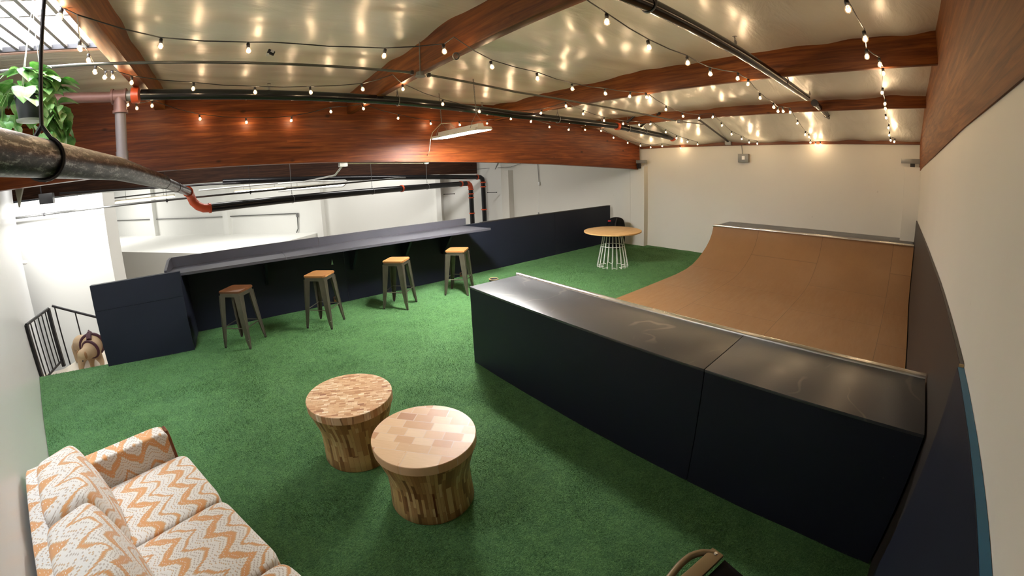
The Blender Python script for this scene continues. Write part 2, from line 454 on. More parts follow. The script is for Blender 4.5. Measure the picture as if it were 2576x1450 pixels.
def structure(o, label=None): o['kind'] = 'structure'; 
mb = MB(); mb.prism([U(-.18, -.19, 0), U(XF+.02, -.19, 0), U(XF+.02, 3.39, 0), U(-.43, 3.27, 0), U(-.43, 2.90, 0), U(-1.46, 2.90, 0)], U(0, 0, -.12))
floor = mb.build('floor', M['slab']); floor['kind'] = 'structure'

# artificial turf: one fitted sheet plus its pile, a single uncountable thing
def turf_mesh():
    import numpy as np
    rs = np.random.default_rng(3)
    nx, ny = 150, 100; V = []; F = []
    for i in range(nx+1):
        for j in range(ny+1):
            y = -.163+(3.365+.163)*j/ny
            x0 = wx(y)+.002 if y < 2.885 else -.425
            x = x0+(XF-.002-x0)*i/nx
            y = min(y, 3.233+.031*x)
            V.append((x*S, y*S, (.008+.003*noise.noise(Vector((x*6, y*6, 0))))*S))
    for i in range(nx):
        for j in range(ny):
            a = i*(ny+1)+j; F.append((a, a+ny+1, a+ny+2, a+1))
    n = 900000
    x = rs.uniform(-1.46, XF, n); y = rs.uniform(-.16, 3.37, n)
    d = np.hypot(x, y)
    ok = (x > -1.461+.4209*(2.879-y)+.004) & (y < 3.23+.031*x) & ((y < 2.882) | (x > -.40))
    ok &= ~((x > 1.03) & (y < 1.68)) & ~((x > 1.3) & (y < 1.73))
    ok &= rs.uniform(0, 1, n) < np.clip(2.4/d, .35, 1)
    x, y = x[ok]*S, y[ok]*S; m = len(x)
    a = rs.uniform(0, 2*np.pi, m); w = rs.uniform(.0012, .0026, m); h = rs.uniform(.008, .019, m)
    la = rs.normal(2.2, 1.3, m); ll = h*rs.uniform(.2, 1.1, m); z0 = .012
    tri = np.empty((m, 3, 3), np.float32)
    tri[:, 0] = np.stack([x+np.cos(a)*w, y+np.sin(a)*w, np.full(m, z0)], 1)
    tri[:, 1] = np.stack([x-np.cos(a)*w, y-np.sin(a)*w, np.full(m, z0)], 1)
    tri[:, 2] = np.stack([x+np.cos(la)*ll, y+np.sin(la)*ll, z0+h], 1)
    V = np.array(V, np.float32); F = np.array(F, np.int32); nv = len(V)
    me = bpy.data.meshes.new('artificial_turf')
    me.vertices.add(nv+3*m); me.vertices.foreach_set('co', np.concatenate([V.ravel(), tri.ravel()]))
    me.loops.add(F.size+3*m); me.loops.foreach_set('vertex_index', np.concatenate([F.ravel(), np.arange(nv, nv+3*m, dtype=np.int32)]))
    st = np.concatenate([np.arange(0, F.size, 4), F.size+np.arange(0, 3*m, 3)]).astype(np.int32)
    me.polygons.add(len(F)+m); me.polygons.foreach_set('loop_start', st)
    me.update(calc_edges=True); me.validate(); me.materials.append(M['turf'])
    o = bpy.data.objects.new('artificial_turf', me); COL.objects.link(o); return o
o = turf_mesh()
tag(o, 'bright green artificial turf covering the whole mezzanine floor', 'turf', kind='stuff')

def wallq(name, a, b, z0, z1, th, mat):
    """a vertical wall between plan points a and b (units), thickness th towards its back"""
    a, b = Vector((*a, 0)), Vector((*b, 0)); d = (b-a).normalized(); n = Vector((-d.y, d.x, 0))*th
    mb = MB(); mb.prism([U(*a.xy, z0), U(*b.xy, z0), U(*b.xy, z1), U(*a.xy, z1)], U(n.x, n.y, 0))
    o = mb.build(name, mat); o['kind'] = 'structure'; return o
wallq('wall_far', (XF, -.45), (XF, 5.98), -1.78, 1.9, -.05, M['wall'])
wallq('wall_right', (-.4, YR), (XF, YR), -.12, 1.9, -.05, M['wall'])
wallq('wall_near', (wx(-.3), -.3), (wx(4.4), 4.4), -1.78, 1.9, .03, M['wall_cool'])
# the hall beyond: slanted rear wall with pilasters
NA = R(43); ND = 7.31
nb = Vector((math.cos(NA), math.sin(NA))); tb = Vector((math.sin(NA), -math.cos(NA)))
c0 = Vector((XF, (ND-XF*nb.x)/nb.y)); cL = c0-tb*19.0
wallq('wall_rear', tuple(cL), tuple(c0), -1.78, 1.9, .05, M['wall_hall'])
def rear_at(px, py):            # plan point on the rear wall
    d = ray(px, py); t = ND/(d.x*nb.x+d.y*nb.y); return Vector((d.x*t, d.y*t, 1+d.z*t))
i = 1
for px, w in ((1112, .10), (812, .16), (577, .18), (392, .18)):
    p = rear_at(px, 560); q = Vector((p.x, p.y)); 
    mb = MB(); ang = math.atan2(tb.y, tb.x); rot = Matrix.Rotation(ang, 3, 'Z')
    mb.obox(U(q.x-nb.x*.06, q.y-nb.y*.06, .05), (w*S, .13*S, 3.6*S), rot)
    t = mb.build('trim_%d' % i, M['wall_hall']); t['kind'] = 'structure'; i += 1
mb = MB(); mb.box(U(4.33, 5.60, -1.78), U(XF, 5.76, 1.02)); t = mb.build('trim_%d' % i, M['wall']); t['kind'] = 'structure'; i += 1
# pilasters of the mezzanine's far wall
mb = MB(); mb.box(U(4.352, 2.845, 0), U(XF, 3.20, 1.028)); mb.box(U(4.349, 3.06, 0), U(4.353, 3.066, 1.0)); t = mb.build('trim_%d' % i, M['wall']); t['kind'] = 'structure'; i += 1
mb = MB(); mb.box(U(4.26, -.165, .409), U(XF, -.03, 1.048)); t = mb.build('trim_%d' % i, M['wall']); t['kind'] = 'structure'; i += 1
# tall white stair wall to the left of the hall
tw = Vector((-.2868*4.6, 4.6))
mb = MB(); mb.box(U(-3.4, 4.6, -1.78), U(tw.x, 5.05, 1.10)); o = mb.build('wall_stair', M['wall_hall']); o['kind'] = 'structure'
# hall floor, low office block roof and hall ceiling
mb = MB(); mb.prism([U(-6, 2.9, -1.78), U(XF, 3.3, -1.78), U(XF, 6.1, -1.78), U(-9.5, 19.5, -1.78)], U(0, 0, -.05)); o = mb.build('floor_hall', M['slab']); o['kind'] = 'structure'
mb = MB(); mb.prism([U(-6, 3.04, 1.86), U(XF, 3.04, 1.86), U(XF, 6.1, 1.86), U(-9.5, 19.5, 1.86)], U(0, 0, .05)); o = mb.build('ceiling_hall', M['wall_hall']); o['kind'] = 'structure'
DF = 5.0
a0 = rear_at(800, 560).xy; a1 = cL
def to_front(p): return p-nb*(ND-DF)
mb = MB(); mb.prism([U(*a0, -.075), U(*to_front(a0), -.075), U(*to_front(a1), -.075), U(*a1, -.075)], U(0, 0, -1.7))
o = mb.build('wall_office', M['wall_hall']); o['kind'] = 'structure'

# landing outside the turf where the dog stands
mb = MB(); mb.prism([U(-2.2, 2.905, -.09), U(-.43, 2.905, -.09), U(-.43, 3.9, -.09), U(-1.13, 3.98, -.09), U(-1.45, 3.24, -.09), U(-1.9, 3.1, -.09)], U(0, 0, -.05))
o = mb.build('floor_landing', M['landing']); o['kind'] = 'structure'

# ---------------------------------------------------------------- ceiling foil
def ceiling():
    mb = MB()
    PX = [-.44, .82, 2.13, 3.3, 4.44]
    def sheet(x0, x1, y0, y1, nx, ny):
        P = []
        for i in range(nx+1):
            row = []
            x = x0+(x1-x0)*i/nx
            # position inside the bay
            bay = [(a, b) for a, b in zip([-2.0]+PX, PX+[9]) if a <= x < b or (b == 9)][0]
            t = (x-bay[0])/(bay[1]-bay[0]) if bay[1] < 9 else 1
            for j in range(ny+1):
                y = y0+(y1-y0)*j/ny
                v = Vector((x, y, 0))
                pleat = noise.noise(Vector((x*1.1, y*3.1, 3)))*.016+noise.noise(Vector((x*3.0, y*7.5, 8)))*.006
                edge = min(t, 1-t)*2
                sag = -.030*math.sin(math.pi*max(0, min(1, t)))*(.6+.8*noise.noise(Vector((y*.7, x*.2, 5))))
                tuft = .010*noise.noise(Vector((x*.4, y*5.5, 11)))*(1-edge)
                star = 0
                row.append(U(x, y, zc(x)+pleat+sag+tuft))
            P.append(row)
        mb.grid(P)
    sheet(-.47, 4.44, -.19, 2.94, 170, 130)
    sheet(-2.0, -.47, 1.985, 2.94, 40, 50)
    return mb
o = ceiling().build('ceiling', M['foil'], normals=False); o['kind'] = 'structure'
# roof deck over everything keeps the daylight out except at the skylight
mb = MB()
mb.box(U(-.48, -.5, 1.90), U(4.6, 3.06, 1.93)); mb.box(U(-2.6, 2.0, 1.90), U(-.48, 3.06, 1.93)); mb.box(U(-2.6, -.5, 1.90), U(-.48, .38, 1.93)); mb.box(U(-2.6, .38, 1.90), U(-1.32, 2.02, 1.93))
o = mb.build('ceiling_deck', M['ledger']); o['kind'] = 'structure'

# ---------------------------------------------------------------- timber
def beam(name, x0, x1, y0, y1, bot, top, mat, label, steps=40):
    """arched laminated beam: its bottom follows the table bot(x)"""
    mb = MB(); P = [x0+(x1-x0)*k/steps for k in range(steps+1)]
    lo0 = [mb.bm.verts.new(U(x, y0, bot(x))) for x in P]; lo1 = [mb.bm.verts.new(U(x, y1, bot(x))) for x in P]
    hi0 = [mb.bm.verts.new(U(x, y0, top(x))) for x in P]; hi1 = [mb.bm.verts.new(U(x, y1, top(x))) for x in P]
    f = mb.bm.faces.new
    for k in range(steps):
        f((lo0[k], lo0[k+1], hi0[k+1], hi0[k])); f((lo1[k+1], lo1[k], hi1[k], hi1[k+1]))
        f((lo0[k+1], lo0[k], lo1[k], lo1[k+1])); f((hi0[k], hi0[k+1], hi1[k+1], hi1[k]))
    f((lo0[0], hi0[0], hi1[0], lo1[0])); f((lo0[-1], lo1[-1], hi1[-1], hi0[-1]))
    o = mb.build(name, mat); o['kind'] = 'structure'; o['label'] = label; return o
beam('glulam_beam', -1.52, 4.385, 2.93, 3.03, lambda x: lerp(BEAMB, x), lambda x: zc(x)+.03, M['glulam'], 'long red-brown laminated beam crossing above the bar counter')
RB = [(-.6, 1.118), (.67, 1.128), (1.36, 1.121), (2.4, 1.088), (3.8, 1.043), (4.4, 1.012)]
beam('glulam_beam', -.35, 4.43, -.1605, -.27, lambda x: lerp(RB, x), lambda x: zc(x)+.03, M['glulam_raw'], 'rough knotty laminated beam on top of the right white wall')
B2 = [(-3, 1.16), (-2.34, 1.155), (-1.5, 1.145), (0, 1.12), (2.5, 1.02), (4.1, .982)]
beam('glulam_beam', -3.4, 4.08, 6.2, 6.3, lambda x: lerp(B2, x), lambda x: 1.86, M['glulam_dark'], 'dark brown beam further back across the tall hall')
def purlin(x0, x1, zb, label, y0=-.17, y1=2.93):
    mb = MB(); mb.box(U(x0, y0, zb), U(x1, y1, zc(x0)+.05), .004)
    o = mb.build('ceiling_purlin', M['purlin']); o['kind'] = 'structure'; o['label'] = label; return o
purlin(-.475, -.41, 1.54, 'wide orange-brown timber beside the skylight', .2)
purlin(.82, .862, 1.480, 'brown timber crossing the ceiling above the shop light')
purlin(2.13, 2.172, 1.458, 'brown timber across the ceiling, second from the far wall')
purlin(3.30, 3.342, 1.427, 'brown timber across the ceiling, nearest the far wall')
mb = MB(); mb.box(U(4.395, -.17, 1.248), U(4.44, 2.93, 1.285)); o = mb.build('trim_ledger', M['ledger']); o['kind'] = 'structure'

# ---------------------------------------------------------------- skylight
SX0, SX1, SY0, SY1, SZ, ST = -1.32, -.50, .40, 1.97, 1.645, 1.92
win = empty('window_1', U((SX0+SX1)/2, (SY0+SY1)/2, SZ)); win['kind'] = 'structure'; win['label'] = 'barred skylight in the ceiling above the sofa'
M['shaft'] = paint('skylight_shaft_paint', (.62, .42, .35), .7, .1, False)
mb = MB()
mb.box(U(SX0, SY0-.02, SZ), U(SX1, SY0, ST)); mb.box(U(SX0, SY1, SZ-.01), U(SX1, SY1+.02, ST))
mb.box(U(SX0-.02, SY0, SZ), U(SX0, SY1, ST)); mb.box(U(SX1, SY0, SZ-.01), U(SX1+.018, SY1, ST))
mb.build('shaft', M['shaft'], win)
mb = MB(); mb.box(U(SX0, SY0, ST-.02), U(SX1, SY1, ST)); mb.build('pane', M['glow_glass'], win)
bars = [(22, 141), (60, 137), (95, 134), (137, 129.5), (175, 127)]
for p in bars:
    q = onz(p[0], p[1], SZ)
    mb = MB(); mb.box(U(q.x-.0075, SY0, SZ), U(q.x+.0075, SY1, SZ+.012)); mb.build('security_bar', M['galv'], win)
for p in ((-.60,), (-.53,), (-1.14,), (-1.2,)):
    mb = MB(); mb.box(U(p[0]-.0075, SY0, SZ), U(p[0]+.0075, SY1, SZ+.012)); mb.build('security_bar', M['galv'], win)
for px, py in ((70, 51), (74, 10)):
    q = onz(px, py, SZ)
    mb = MB(); mb.box(U(SX0, q.y-.005, SZ+.013), U(SX1, q.y+.005, SZ+.022)); mb.build('security_bar', M['galv'], win)
mb = MB(); mb.box(U(SX0, SY1-.012, SZ-.006), U(SX1, SY1+.004, SZ+.014)); mb.build('window_frame', M['dark_steel'], win)
mb = MB(); mb.box(U(SX0, SY1-.004, SZ+.015), U(SX1, SY1-.0005, SZ+.07)); mb.build('window_trim', M['white_plastic'], win)

# ================================================================== BUILT-IN WOODWORK
# half wall behind the bar, sheet by sheet in one run
py_ = lambda x: 3.235+.031*x
ZP = .503
hw = empty('wall_bar', U(2, 3.3, 0)); hw['kind'] = 'structure'; hw['label'] = 'low black plywood wall along the open edge of the mezzanine'
xs = [-.43, .8, 2.05, 3.24, 4.32]
for a, b in zip(xs, xs[1:]):
    mb = MB(); mb.prism([U(a+.0015, py_(a), 0), U(b-.0015, py_(b), 0), U(b-.0015, py_(b), ZP), U(a+.0015, py_(a), ZP)], U(0, .035, 0)); mb.build('wall_panel', M['navy'], hw)
mb = MB(); mb.prism([U(2.2, py_(2.2)-.001, ZP), U(4.32, py_(4.32)-.001, ZP), U(4.32, py_(4.32)-.001, ZP+.006), U(2.2, py_(2.2)-.001, ZP+.006)], U(0, .04, 0)); mb.build('wall_cap', M['charcoal'], hw)

# bar counter
bar = empty('bar_counter', U(.8, 3.1, 0)); tag(bar, 'long slate-grey bar counter with raised back board along the low black wall', 'bar counter')
CX0, CX1, CY0 = -.50, 2.035, 2.925
def slab(pts, z, th): return [U(x, y, z) for x, y in pts], U(0, 0, -th)
mb = MB(); p, v = slab([(CX0, CY0), (.30, CY0), (.30, py_(.3)-.002), (CX0, py_(CX0)-.002)], .505, .018); mb.prism(p, v); mb.build('counter_top', M['counter'], bar)
mb = MB(); p, v = slab([(.302, CY0), (CX1, CY0-.012), (CX1-.09, py_(CX1)-.002), (.302, py_(.3)-.002)], .505, .018); mb.prism(p, v); mb.build('counter_top', M['counter'], bar)
mb = MB(); mb.prism([U(CX0, py_(CX0)-.02, .505), U(.60, py_(.6)-.02, .505), U(.60, py_(.6)-.02, .574), U(CX0, py_(CX0)-.02, .574)], U(0, .018, 0)); mb.build('back_board', M['counter'], bar)
mb = MB(); mb.prism([U(.602, py_(.6)-.02, .505), U(2.0, py_(2.0)-.02, .505), U(2.0, py_(2.0)-.02, .571), U(.602, py_(.6)-.02, .571)], U(0, .018, 0)); mb.build('back_board', M['counter'], bar)
mb = MB(); mb.prism([U(CX0-.018, 3.02, .487), U(CX0-.018, py_(CX0)-.002, .487), U(CX0-.018, py_(CX0)-.002, .574), U(CX0-.018, 3.10, .574), U(CX0-.018, 2.925, .535), U(CX0-.018, 2.925, .487)], U(.018, 0, 0)); mb.build('end_board', M['counter'], bar)
for bx in (.15, .85, 1.32, 1.72):
    mb = MB(); yb = py_(bx)-.002
    mb.prism([U(bx, yb, .487), U(bx, yb-.22, .487), U(bx, yb-.22, .472), U(bx, yb-.03, .27), U(bx, yb, .27)], U(.02, 0, 0)); mb.build('bracket', M['navy'], bar)

# stub wall at the stair side of the bar
pt = empty('wall_partition', U(-.7, 2.85, 0)); pt['kind'] = 'structure'; pt['label'] = 'short navy painted plywood partition beside the stair opening'
mb = MB(); mb.prism([U(-.985, 2.838, 0), U(-.415, 2.842, 0), U(-.411, 2.842, .372), U(-.981, 2.838, .362)], U(0, .035, 0)); mb.build('front_panel', M['navy'], pt)
mb = MB(); mb.prism([U(-.981, 2.838, .3635), U(-.411, 2.842, .3735), U(-.408, 2.842, .530), U(-.978, 2.838, .524)], U(0, .035, 0)); mb.build('front_panel', M['navy'], pt)
mb = MB(); mb.box(U(-.445, 2.876, 0), U(-.412, 3.215, .487)); mb.build('side_panel', M['navy'], pt)

# ---------------------------------------------------------------- skate ramp
ramp = empty('skate_ramp', U(2.4, .8, 0)); tag(ramp, 'indoor skateboard mini ramp with brown riding surface and navy front', 'skateboard ramp')
BX0, BX1, BZ, YL, YRR = 1.028, 1.34, .432, 1.682, -.150
for a, b in ((YL, .4405), (.4375, YRR)):
    mb = MB(); mb.box(U(BX0, b, .002), U(BX0+.01, a, BZ-.009)); mb.build('front_panel', M['navy'], ramp)
    mb = MB(); mb.box(U(BX0-.002, b, BZ-.009), U(BX1, a, BZ), .001); mb.build('deck_panel', M['navy_top'], ramp)
mb = MB(); mb.box(U(BX0+.0105, YL-.01, .002), U(BX1-.0, YL, BZ-.0095)); mb.build('side_panel', M['navy'], ramp)
mb = MB(); mb.tube([U(BX1+.010, YL+.012, BZ-.002), U(BX1+.010, YRR, BZ-.002)], .028, 16); mb.build('coping', M['coping'], ramp)
# riding surface: near transition, flat, far transition (profile x, z)
YS = 1.735; FZ = .055
prof = [(BX1+.012, BZ-.016)]
for k in range(1, 13):
    a = k/12; ang = a*math.pi/2*.93
    prof.append((BX1+.02+.56*(1-math.cos(ang))*1.0, FZ+(BZ-.02-FZ)*(1-math.sin(ang)/math.sin(math.pi/2*.93))))
prof += [(2.1, FZ), (2.46, FZ), (2.94, FZ), (3.20, FZ+.001), (3.39, .066), (3.526, .0885), (3.64, .125), (3.731, .165), (3.82, .213), (3.90, .272), (3.95, .333), (3.985, .405)]
mb = MB()
P = [[U(x, y, z) for y in [YS+(YRR-YS)*j/12 for j in range(13)]] for x, z in prof]
mb.grid(P)
P2 = [[U(x, YS, z), U(x, YS, .002)] for x, z in prof]; mb.grid(P2, False)
mb.build('riding_surface', M['hardboard'], ramp, normals=False)
mb = MB(); mb.tube([U(3.985, YS+.005, .414), U(3.985, YRR, .414)], .026, 16); mb.build('coping', M['coping'], ramp)
mb = MB(); mb.box(U(3.995, YRR, .398), U(4.435, YS, .408), .001); mb.build('deck_panel', M['navy_top'], ramp)
mb = MB(); mb.box(U(4.0, YS-.01, .002), U(4.43, YS-.001, .397)); mb.build('side_panel', M['navy'], ramp)

# plywood sheets lining the right wall
g = 'plywood sheets lining the right wall'
o1 = empty('wall_board', U(2.6, -.165, 0)); tag(o1, 'dark charcoal plywood sheet on the right wall above the brown ramp surface', 'plywood board', g)
mb = MB(); mb.prism([U(.905, -.156, .002), U(4.255, -.156, .002), U(4.255, -.156, .592), U(2.374, -.156, .640), U(1.452, -.156, .654), U(.905, -.156, .659)], U(0, -.008, 0)); mb.build('sheet', M['charcoal'], o1)
mb = MB(); mb.prism([U(.905, -.157, .659), U(1.6, -.157, .653), U(4.255, -.157, .5925), U(4.255, -.1645, .5925), U(1.6, -.1645, .653), U(.905, -.1645, .659)], U(0, 0, .002)); mb.build('edge', M['charcoal'], o1)
mb = MB(); mb.box(U(.904, -.1645, .640), U(.9055, -.1555, .661)); e = mb.build('raw_corner', M['tan_edge'], o1); e['label'] = 'bare wood corner'
o2 = empty('wall_board', U(.3, -.165, 0)); tag(o2, 'navy plywood sheet with bright teal top edge beside the near end of the ramp', 'plywood board', g)
mb = MB(); mb.prism([U(-.16, -.152, .012), U(.900, -.152, .012), U(.900, -.152, .655), U(-.16, -.152, .655)], U(0, -.0125, 0)); mb.build('sheet', M['navy'], o2)
mb = MB(); mb.box(U(-.16, -.1648, .6552), U(.900, -.1535, .6565)); e = mb.build('edge', M['teal'], o2); e['label'] = 'teal top edge'

# ================================================================== FURNITURE
def superbox(mb, c, h, e=.22, nu=36, nv=20, fn=None):
    """soft cushion: superellipsoid with half sizes h"""
    def sp(v, p): return math.copysign(abs(v)**p, v)
    P = []
    for i in range(nv+1):
        ph = -math.pi/2+math.pi*i/nv; row = []
        for j in range(nu):
            th = 2*math.pi*j/nu
            x = sp(math.cos(ph), e)*sp(math.cos(th), e); y = sp(math.cos(ph), e)*sp(math.sin(th), e); z = sp(math.sin(ph), e)
            p = Vector((x*h[0], y*h[1], z*h[2]))
            if fn: p = fn(p, x, y, z)
            row.append(mb.bm.verts.new(Vector(c)+p))
        P.append(row)
    fs = []
    for i in range(nv):
        for j in range(nu):
            try: fs.append(mb.bm.faces.new((P[i][j], P[i][(j+1) % nu], P[i+1][(j+1) % nu], P[i+1][j])))
            except ValueError: pass
    for f in fs: f.smooth = True; f.material_index = mb.mi
    bmesh.ops.remove_doubles(mb.bm, verts=mb.bm.verts, dist=1e-4)
    return mb

# ---- bar stools
def make_stool():
    root = empty('bar_stool')
    H = .735; ht, hb = .150, .200
    mb = MB()
    # rounded square wooden seat
    n = 6; pts = []
    for cx, cy, a0 in ((1, 1, 0), (-1, 1, 90), (-1, -1, 180), (1, -1, 270)):
        for k in range(n+1):
            a = R(a0+90*k/n); pts.append((cx*(.163-.03)+.03*math.cos(a), cy*(.163-.03)+.03*math.sin(a)))
    mb.prism([(x, y, H-.026) for x, y in pts], (0, 0, .026))
    es = [e for e in mb.bm.edges if abs(e.verts[0].co.z-e.verts[1].co.z) < 1e-6]
    bmesh.ops.bevel(mb.bm, geom=es, offset=.005, segments=2, affect='EDGES')
    mb.build('seat', M['stool_wood'], root, local=True)
    mb = MB()
    mb.prism([(x*.955, y*.955, H-.075) for x, y in pts], (0, 0, .047))
    mb.build('seat_frame', M['gun'], root, local=True)
    for sx in (-1, 1):
        for sy in (-1, 1):
            mb = MB(); zt = H-.055
            A = Vector((sx*.155, sy*.155, zt)); B = Vector((sx*hb, sy*hb, 0))
            for ax in (0, 1):
                d = Vector((-sx, 0, 0)) if ax == 0 else Vector((0, -sy, 0))
                inn = Vector((0, -sy, 0)) if ax == 0 else Vector((-sx, 0, 0))
                prof = [(A, .088), (A+(B-A)*.5, .066), (A+(B-A)*.86, .042), (B, .022)]
                for (p, w0), (q, w1) in zip(prof, prof[1:]):
                    mb.prism([p, p+d*w0, q+d*w1, q], inn*.004)
            mb.tube([A, B], .007, 8)
            lg = mb.build('leg', M['gun'], root, local=True)
            f = MB(); f.lathe([(.014, 0), (.014, .018), (.010, .022)], (B.x-sx*.009, B.y-sy*.009, -.001), 10); f.build('foot_cap', M['black'], lg, local=True)
            f = MB(); q = A+(B-A)*.83; f.ball((q.x+sx*.001, q.y+sy*.001, q.z), .007, 8); f.build('rivet', M['steel'], lg, local=True)
    z = .262; k = .155+(hb-.155)*(1-z/(H-.055))-.006
    for a, b in (((-k, -k), (k, -k)), ((k, -k), (k, k)), ((k, k), (-k, k)), ((-k, k), (-k, -k))):
        mb = MB(); mb.tube([(a[0], a[1], z), (b[0], b[1], z)], .0065, 8); mb.build('footrest', M['gun'], root, local=True)
    return root
st0 = make_stool()
stools = [((-.0695, 2.783), -35.5, 'metal bar stool with shade-darkened wooden seat beside the navy partition, leftmost of four'),
          ((.500, 2.817), -41, 'metal bar stool with wooden seat, second from the navy partition'),
          ((1.102, 2.857), -45, 'metal bar stool with honey wood seat, third from the navy partition'),
          ((1.640, 2.850), -46, 'metal bar stool with honey wood seat nearest the round wire table')]
for i, (p, a, lab) in enumerate(stools):
    o = st0 if i == 0 else copy_tree(st0)
    o.location = U(*p, .0095); o.rotation_euler = (0, 0, R(a))
    tag(o, lab, 'bar stool', 'bar stools along the counter')

M['stool_wood_shaded'] = wood_top('shaded_stool_seat_wood', (.06, .022, .008), (.13, .05, .018), (.22, .095, .035), 'X')  # darker copy of the seat wood: shade on the leftmost seat put into colour
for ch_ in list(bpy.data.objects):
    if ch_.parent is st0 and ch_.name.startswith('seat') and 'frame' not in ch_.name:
        ch_.material_slots[0].link = 'OBJECT'; ch_.material_slots[0].material = M['stool_wood_shaded']; ch_['label'] = 'dark brown wooden seat'
# ---- two drum side tables made of wood offcuts
def make_drum(x, y, label, seed, h=.495, grout=0, w=.10, bh=.04):
    root = empty('drum_table', U(x, y, .0095)); tag(root, label, 'side table', 'drum tables of wood offcuts on the turf')
    mb = MB(); mb.lathe([(0.0001, h), (.3065, h), (.3090, h-.003), (.308, h-.058), (.300, h-.060)], n=72)
    mb.build('table_top', [M['mosaic_a'] if seed == 0 else M['mosaic_b']], root, local=True)
    mb = MB(); mb.lathe([(.303, h-.060), (.292, h-.10), (.275, h-.155), (.260, h-.205), (.252, h-.25), (.251, h-.31), (.255, h-.40), (.262, .008), (.258, 0)], n=72)
    mb.build('base', [M['staves_a'] if seed == 0 else M['staves_b']], root, local=True)
    return root
M['mosaic_a'] = mosaic('offcut_mosaic', True, .0, .042, .017)
M['mosaic_b'] = mosaic('offcut_mosaic_large', True, .45, .115, .078, 1)
M['staves_a'] = mosaic('offcut_staves', False, .13, .13, .022)
M['staves_b'] = mosaic('offcut_staves_tall', False, .71, .12, .020)
d1 = make_drum(.268, 1.318, 'round drum table of small wood offcuts, the one nearer the bar stools', 0)
d2 = make_drum(.386, .955, 'round drum table with pale larger wood blocks, the one nearer the camera', 1)
# a split stave on the front of the second drum
mb = MB(); a = R(-112); mb.box((-.006, -.004, .012), (.006, .004, .245)); mb.bm.transform(Matrix.Translation((.2535*math.cos(a), .2535*math.sin(a), 0)) @ Matrix.Rotation(a+math.pi/2, 4, 'Z'))
e = mb.build('dark_stave', M['sofa_wood'], d2, local=True); e['label'] = 'dark brown stave'

# ---- round table on a white wire base
rt = empty('round_table', U(3.235, 2.49, .0095)); tag(rt, 'round light oak table standing on a flared white wire base', 'table')
mb = MB(); mb.lathe([(.0001, .735), (.565, .735), (.58, .729), (.58, .708), (.565, .700), (.0001, .700)], n=80); mb.build('table_top', M['table_wood'], rt, local=True)
NR = 20
for k in range(NR):
    a = 2*math.pi*k/NR; a2 = a+math.pi/NR*(1 if k % 2 == 0 else -1)
    mb = MB(); mb.tube([(.185*math.cos(a), .185*math.sin(a), .699), (.318*math.cos(a), .318*math.sin(a), .006), (.20*math.cos(a2), .20*math.sin(a2), .006)], .0055, 8)
    mb.build('wire_leg', M['white_metal'], rt, local=True)
for r_, z_ in ((.237, .425), (.186, .694)):
    mb = MB(); mb.tube([(r_*math.cos(2*math.pi*k/48), r_*math.sin(2*math.pi*k/48), z_) for k in range(48)], .0055, 8, closed=True); mb.build('wire_ring', M['white_metal'], rt, local=True)

# ---- sofa against the slanted wall (local X along the wall, local Y out of it)
ang = math.atan2(-.9216, .388)
c0 = Vector((-.313, 1.292)); ux = Vector((.388, -.9216)); uy = Vector((.9216, .388))
org = c0-ux*(.13/S)-uy*(.868/S)
sofa = empty('sofa', U(org.x, org.y, .0095), ang); tag(sofa, 'vintage sofa in orange and white zigzag fabric against the near wall', 'sofa')
AW, SL, ND3 = .13, .585, 3
LEN = 2*AW+ND3*SL
mb = MB(); mb.box((.01, .10, .10), (LEN-.01, .84, .28), .015); mb.build('base', M['sofa_arm'], sofa, local=True)
mb = MB(); superbox(mb, (LEN/2, .085, .40), (LEN/2-.012, .07, .285), .12); mb.build('back_frame', M['sofa_back'], sofa, local=True)
for i in range(ND3):
    cx = AW+SL*(i+.5)
    mb = MB()
    def crown(p, x, y, z):
        if p.z > 0: p.z += .018*(1-abs(x)**2)*(1-abs(y)**2)
        return p
    superbox(mb, (cx, .565, .352), (SL/2-.004, .305, .080), .20, 48, 24, crown); mb.build('seat_cushion', M['sofa_seat'], sofa, local=True)
    mb = MB()
    superbox(mb, (0, 0, 0), (SL/2-.003, .118, .205), .30, 48, 24, lambda p, x, y, z: p+Vector((0, .03*(1-x*x)*(1-z*z) if p.y > 0 else 0, 0)))
    mb.bm.transform(Matrix.Translation((cx, .235, .575)) @ Matrix.Rotation(R(12), 4, 'X'))
    mb.build('back_cushion', M['sofa_back'], sofa, local=True)
for xa in (0, LEN-AW):
    mb = MB(); superbox(mb, (xa+AW/2, .43, .36), (AW/2, .385, .245), .16, 48, 24); am = mb.build('armrest', M['sofa_arm'], sofa, local=True)
    mb = MB(); xo = xa+(0 if xa == 0 else AW)
    mb.tube([(xa+.014, .812, .10), (xa+.014, .812, .545), (xa+.034, .812, .585), (xa+AW-.034, .812, .585), (xa+AW-.014, .812, .545), (xa+AW-.014, .812, .10)], .012, 10)
    mb.build('wood_trim', M['sofa_wood'], am, local=True)
for x_, y_ in ((.06, .14), (.06, .78), (LEN-.06, .14), (LEN-.06, .78)):
    mb = MB(); mb.lathe([(.016, 0), (.026, .10)], (x_, y_, 0), 14); mb.build('leg', M['sofa_wood'], sofa, local=True)
mb = MB(); mb.tube([(.0, .05, .12), (.0, .05, .575), (.015, .05, .625), (.09, .05, .645)], .020, 10); e = mb.build('corner_trim', M['rosewood'] if 'rosewood' in M else M['sofa_wood'], sofa, local=True)

